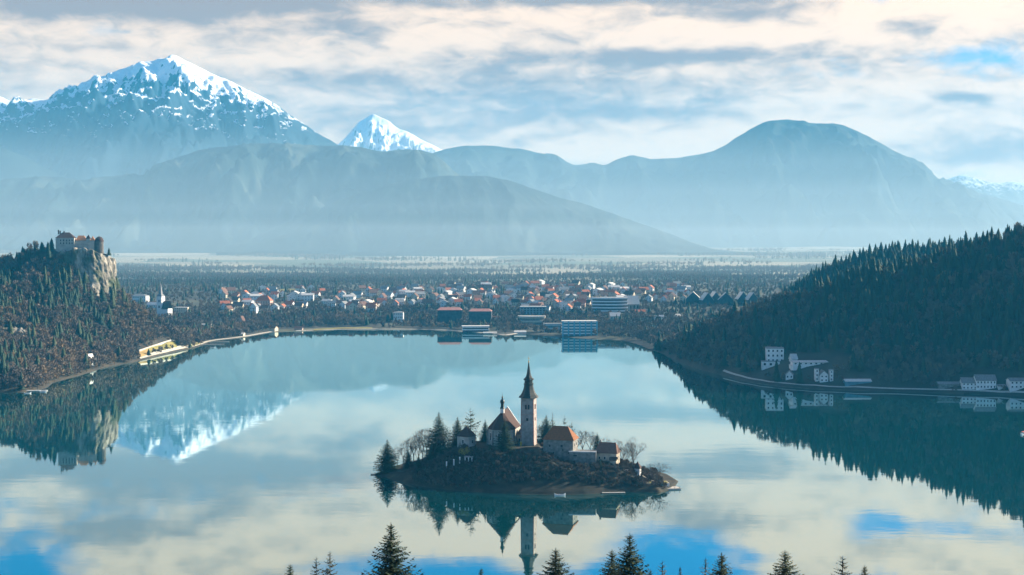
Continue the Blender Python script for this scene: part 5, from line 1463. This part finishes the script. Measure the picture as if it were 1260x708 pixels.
banded('lake_pavilion', 'two tiered lakeside pavilion with a long white roof on the far shore', 'pavilion', 585, 409, 33, 6.5, 20, 3, 2, M['dark_facade'], M['plaster'], M['pale_roof'])
bpx('kiosk', 'low pale kiosk at the water right of the white roofed lakeside pavilion', 'kiosk', 603, 411.5, 16, 1.6, .9, 8, 2, 'cream_wall', 'pale_roof', 'gable')
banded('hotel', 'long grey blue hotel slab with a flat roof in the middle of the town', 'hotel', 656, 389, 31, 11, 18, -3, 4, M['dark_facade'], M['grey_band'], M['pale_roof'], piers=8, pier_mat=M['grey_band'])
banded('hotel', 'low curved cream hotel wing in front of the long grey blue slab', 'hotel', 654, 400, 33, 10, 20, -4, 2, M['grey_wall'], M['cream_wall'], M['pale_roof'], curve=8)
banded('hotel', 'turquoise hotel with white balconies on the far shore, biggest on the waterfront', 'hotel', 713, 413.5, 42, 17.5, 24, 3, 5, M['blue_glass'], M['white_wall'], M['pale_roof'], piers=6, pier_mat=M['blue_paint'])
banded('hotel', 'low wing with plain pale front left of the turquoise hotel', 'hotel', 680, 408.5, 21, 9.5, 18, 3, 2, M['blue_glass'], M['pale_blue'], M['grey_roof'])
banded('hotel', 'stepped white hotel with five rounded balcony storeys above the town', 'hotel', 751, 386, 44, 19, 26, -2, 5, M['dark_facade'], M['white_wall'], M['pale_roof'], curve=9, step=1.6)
bpx('hotel', 'hotel wing with a slanting pale roof right of the stepped white hotel', 'hotel', 777, 383, 18, 9, 9.5, 16, 14, 'grey_wall', 'pale_roof', 'gable', nwin=4)
bpx('inn', 'cream inn with a pale double gable below the stepped white hotel', 'inn', 757, 394, 13, 5, 4, 12, 8, 'cream_wall', 'pale_roof', 'gable', nwin=4)
bpx('hall', 'low hall with a red roof right of the cream inn', 'hall', 788, 386.5, 12, 2.5, 2.4, 14, 0, 'pink_wall', 'red_roof', 'gable')
bpx('house', 'white cube house below the hall with the red roof, left of a pair', 'house', 806, 394.5, 5.5, 4.8, .8, 9, 0, 'white_wall', 'grey_roof', 'flat', nwin=2, rows=2)
bpx('house', 'white cube house below the hall with the red roof, right of a pair', 'house', 814, 394.5, 5.5, 4.4, 1.8, 9, -10, 'white_wall', 'pale_roof', 'gable', nwin=2, rows=2)
bpx('house', 'white gabled house alone among bare trees right of the pair of white cube houses', 'house', 834, 392, 5.5, 3, 2.2, 9, 20, 'white_wall', 'pale_roof', 'gable')
bpx('jetty_house', 'low white boathouse at the water left of the turquoise hotel', 'boathouse', 640, 411, 14, 2.2, 1.4, 10, 4, 'white_wall', 'pale_roof', 'gable')
LAB_A = ['leftmost of the row of big gabled apartment houses', 'second from the left in the row of big gabled apartment houses', 'third from the left in the row of big gabled apartment houses', 'fourth from the left in the row of big gabled apartment houses', 'second from the right in the row of big gabled apartment houses', 'rightmost of the row of big gabled apartment houses']
for i, px in enumerate((854, 870, 880, 894, 914, 926)):
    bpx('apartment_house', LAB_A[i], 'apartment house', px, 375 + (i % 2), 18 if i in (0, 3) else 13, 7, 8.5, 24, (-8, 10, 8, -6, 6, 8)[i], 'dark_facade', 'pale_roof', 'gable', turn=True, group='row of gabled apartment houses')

for i, (px, py, h, key, lab) in enumerate([(944, 467, 9, 'b1', 'bare tree on the right shore in front of the low white block'), (957, 471, 13, 'c2', 'dark conifer by the right shore path below the tower villa'), (963, 469, 10, 'b2', 'bare bush-like tree next to the dark conifer below the tower villa'),
        (996, 470, 8, 'b0', 'small bare tree left of the gabled lake villa'), (1033, 471, 9, 'b3', 'bare tree right of the corner towers on the right shore'), (1086, 476, 8, 'b4', 'bare tree right of the glasshouse pavilion'), (1148, 479, 9, 'b1', 'bare tree left of the low grey shed'), (1176, 482, 8, 'b2', 'bare tree touching the left bathing house'), (1236, 482, 9, 'b0', 'bare tree by the small pale shed on the right shore')]):
    x, y, z = GP(px, py); far_tree(key, 'conifer_tree' if key[0] == 'c' else 'bare_tree', (x, y, z - .3), h, i, lab, None, 1.2)

# ------------------------------------------------------------------ town houses
HV = []
rg = random.Random(41)
SPECS = [('white_wall', 'red_roof', 11, 8.5, 5.2, 3.6, 'white town house with a red tiled roof'), ('cream_wall', 'brown_roof', 12, 9, 5.4, 4.2, 'cream town house with a brown tiled roof'),
         ('white_wall', 'grey_roof', 13, 9, 5.6, 3.8, 'white town house with a grey roof'), ('pink_wall', 'red_roof', 10, 9, 5.6, 4.0, 'pink town house with a red tiled roof'),
         ('cream_wall', 'red_roof', 15, 9.5, 6.4, 3.8, 'long cream town house with a red tiled roof'), ('white_wall', 'brown_roof', 10, 8, 5.0, 4.6, 'small white town house with a steep brown roof'),
         ('white_wall', 'pale_roof', 16, 11, 7.5, 2.4, 'larger white town house with a pale shallow roof'), ('cream_wall', 'dark_roof', 12, 9, 5.2, 4.4, 'cream town house with a dark roof')]
for (wm_, rm_, w, d, hw, hr, lab) in SPECS:
    m = MB(); m.box(-w / 2, w / 2, -d / 2, d / 2, -4, hw)
    for x in (-w / 2, w / 2 - .3):
        m.add([(x, -d / 2, hw), (x + .3, -d / 2, hw), (x + .3, d / 2, hw), (x, d / 2, hw), (x, 0, hw + hr - .05), (x + .3, 0, hw + hr - .05)], [(0, 1, 5, 4), (2, 3, 4, 5), (0, 4, 3), (1, 2, 5)])
    for s_ in (-1, 1):
        for fl in range(2):
            for i in range(4):
                cx_ = -w / 2 + w * (i + .5) / 4; zz = .9 + fl * hw * .48
                a, b = s_ * (d / 2 + .04), s_ * (d / 2 - .3); m.box(cx_ - .5, cx_ + .5, min(a, b), max(a, b), zz, zz + 1.4, 1)
            for i in range(2):
                cy_ = -d / 4 + d / 2 * i; zz = .9 + fl * hw * .48
                a, b = s_ * (w / 2 + .04), s_ * (w / 2 - .3); m.box(min(a, b), max(a, b), cy_ - .5, cy_ + .5, zz, zz + 1.4, 1)
    wme = m.mesh('wall', [M[wm_], M['glass']])
    r_ = MB(); r_.gable(-w / 2, w / 2, -d / 2, d / 2, hw, hw + hr, .7); r_.box(w * .18, w * .18 + .9, .4, 1.3, hw + hr * .4, hw + hr + 1)
    HV.append((wme, r_.mesh('roof', M[rm_]), lab))
HSPOT = []
taken = [(GP(px, py), r) for px, py, r in [(324, 377, 30), (312, 386, 18), (223, 387, 24), (172, 371, 26), (188, 379, 24), (490, 397, 24), (553, 399, 40), (591, 399, 38), (656, 389, 40), (654, 400, 40), (713, 415, 50), (680, 408, 30), (751, 386, 48), (777, 383, 26), (757, 394, 22), (788, 386, 22), (198, 391, 26)]]
def try_house(px, py):
    x, y, z = GP(px, py)
    if y > 5200: return
    for (q, r) in taken:
        if math.hypot(x - q[0], (y - q[1]) * .7) < r: return
    for (hx, hy, hz) in HSPOT:
        if math.hypot(x - hx, y - hy) < 15: return
    HSPOT.append((x, y, z))
BOX = [(272, 350, 358, 384, 60), (350, 470, 356, 384, 52), (470, 560, 354, 378, 64), (556, 660, 352, 377, 90), (640, 730, 352, 384, 74), (730, 850, 352, 372, 66), (780, 850, 380, 398, 14), (845, 905, 366, 386, 16),
       (150, 270, 366, 384, 12), (300, 470, 385, 397, 24), (610, 680, 378, 398, 14), (500, 545, 378, 396, 8), (735, 850, 384, 402, 26)]
for (a, b, c, d, n) in BOX:
    for i in range(n): try_house(rg.uniform(a, b), rg.uniform(c, d) )
HSPOT = HSPOT[:298]
for i, (x, y, z) in enumerate(HSPOT):
    wme, rme, lab = HV[rg.randrange(len(HV))] if rg.random() < .6 else HV[rg.choice((0, 2, 6, 1))]
    t = thing('town_house', lab + ' among the trees beyond the far shore', 'house', (x, y, z), rg.choice((0, 1)) * math.pi / 2 + rg.uniform(-.5, .5), lab + 's of the lakeside town')
    s = rg.uniform(1.15, 1.6); t.scale = (s, s, s)
    link(bpy.data.objects.new('wall', wme), t); link(bpy.data.objects.new('roof', rme), t)

# ------------------------------------------------------------------ trees of the town and the plain
def far_low(seed, r=.2):
    rr_ = random.Random(seed); V = []; F = []
    for t in range(3):
        z0 = .05 + .3 * t; k = len(V); V.append((0, 0, min(1, z0 + .5))); n = 6
        for i in range(n):
            a = 6.283 * i / n + t; q = r * (1 - .28 * t) * rr_.uniform(.7, 1.2); V.append((q * math.cos(a), q * math.sin(a), z0))
        for i in range(n): F.append((k, k + 1 + i, k + 1 + (i + 1) % n))
    return np.array(V), np.array(F)
FL = [far_low(300 + i, (.16, .2, .24)[i]) for i in range(3)]
FBL = [far_bare(320 + i, 70, 1.6) for i in range(3)]
HS = np.array([(p[0], p[1]) for p in HSPOT] + [(q[0][0], q[0][1]) for q in taken]); HR = np.array([9.] * len(HSPOT) + [q[1] * .55 for q in taken])
def town_ok(X, Y, Z):
    ds = seg_dist(X, Y, SHORE)
    ok = ~inside(X, Y, LAKE) & (ds > 13) & (np.abs(X) < .40 * Y) & (left_h(X, Y) < Z + 2) & (right_h(X, Y) < Z + 2)
    den = np.clip(1.0 - .45 * sstep(ds, 180, 420), 0, 1) * (.85 + .8 * fbm(X / 120., Y / 120., 3))
    ok &= np.array([rg.random() for _ in X]) < den
    for (hx, hy), hr in zip(HS, HR):
        v = hy - Y      # keep trees off the houses and out of the strip right in front of them
        ok &= ~(((X - hx) ** 2 + (Y - hy) ** 2 < hr * hr) | ((np.abs(X - hx) < hr * .9) & (v > 0) & (v < 46)))
    for (a, b, r) in PARK: ok &= (X - a) ** 2 + (Y - b) ** 2 > r * r
    return ok
PARK = [(GP(a, b)[0], GP(a, b)[1], r) for a, b, r in [(176, 436, 22), (185, 433, 24), (195, 430, 26), (205, 427, 26), (214, 425, 24), (238, 424, 26), (244, 422, 22), (251, 417, 26), (292, 413, 26), (251, 404, 24), (297, 400, 14), (336, 408, 18), (367, 406, 20),
        (395, 405.5, 26), (410, 404.5, 26), (425, 404, 26), (440, 404, 26), (452, 404, 26), (585, 409, 40), (603, 411, 26), (610, 396, 20), (640, 411, 26), (806, 394, 16), (814, 394, 16), (834, 392, 16),
        (345, 358, 40), (360, 358, 40), (176, 426, 18), (205, 420, 18)]]
X, Y, Z = scatter(plain_h, -1400, 1300, 1840, 3600, 10.8, rg, town_ok)
con = []; bar = []
mixT = np.clip(.06 + .55 * fbm(X / 90. + 2, Y / 90., 3), .03, .8)
tn = fbm(X / 140., Y / 140. + 6, 3)
for x, y, z, mm, t in zip(X, Y, Z, mixT, tn):
    if rg.random() < mm: con.append((x, y, z - .5, rg.uniform(11, 18), -.02 + .3 * t + rg.uniform(-.2, .2)))
    else: bar.append((x, y, z - .5, rg.uniform(10, 16) * (1 - .35 * min(1, max(0, (z - 14) / 15))), .02 + .45 * t + rg.uniform(-.2, .25)))
lowc, con = pull_individuals(con, 60, lambda p: p[1] - 12 * p[3])
for i, p in enumerate(lowc): far_tree('c%d' % (i % 5), 'conifer_tree', p[:3], p[3] * 1.1, rg.random() * 6, 'dark conifer standing among bare trees of the town', 'conifers of the town', 1.25)
lowb, bar = pull_individuals(bar, 110, lambda p: p[1])
for i, p in enumerate(lowb): far_tree('b%d' % (i % 5), 'bare_tree', p[:3], p[3] * 1.1, rg.random() * 6, 'bare brownish tree by the left shore promenade and the parish church', 'bare trees of the left shore', 1.2)
merge('woods', 'dark conifers scattered through the town', FC, con, rg, M['spruce_far'])
merge('woods', 'bare grey trees filling the town', FB, bar, rg, M['twigs_far'])
for i, (px, py, h, lab) in enumerate([(183, 438, 9, 'small round dark tree on the tawny end of the lakeside lawn'), (189, 436.5, 10, 'bare tree on the lakeside lawn, left of a reddish tree'), (197, 434.5, 10, 'reddish bare tree on the lakeside lawn'), (204, 432.5, 10, 'bare tree on the lakeside lawn, right of a reddish tree'), (212, 431, 9, 'bare tree at the right end of the lakeside lawn')]):
    x, y, z = GP(px, py); far_tree(('c2', 'b0', 'b1', 'b2', 'b3')[i], 'park_tree', (x, y, z), h, i, lab, None, (1.6, 1.1, 1.2, 1.1, 1.1)[i])
# woods and belts on the plain beyond the town
def plain_ok(X, Y, Z):
    n = fbm(X / 900. + 5, Y / 260., 4)
    th = np.interp(Y, [3350, 3700, 4300, 4600, 5400, 6500], [.10, -.06, .0, .18, .26, .26])
    return (n > th) & (np.abs(X) < .41 * Y)
for (y0, y1, st, lab) in [(3400, 4300, 12, 'hazy wood beyond the town'), (4300, 6500, 17, 'tree belts far out on the plain')]:
    X, Y, Z = scatter(plain_h, -.42 * y1, .42 * y1, y0, y1, st, rg, plain_ok)
    c_ = [(x, y, z - .5, rg.uniform(13, 21), rg.uniform(-.2, .2)) for x, y, z in zip(X, Y, Z) if rg.random() < .22]
    b_ = [(x, y, z - .5, rg.uniform(12, 18), rg.uniform(-.2, .2)) for x, y, z in zip(X, Y, Z) if rg.random() < .7]
    merge('woods', 'dark conifers of the ' + lab, FL, c_, rg, M['spruce_far'])
    merge('woods', 'bare trees of the ' + lab, FBL, b_, rg, M['twigs_far'])
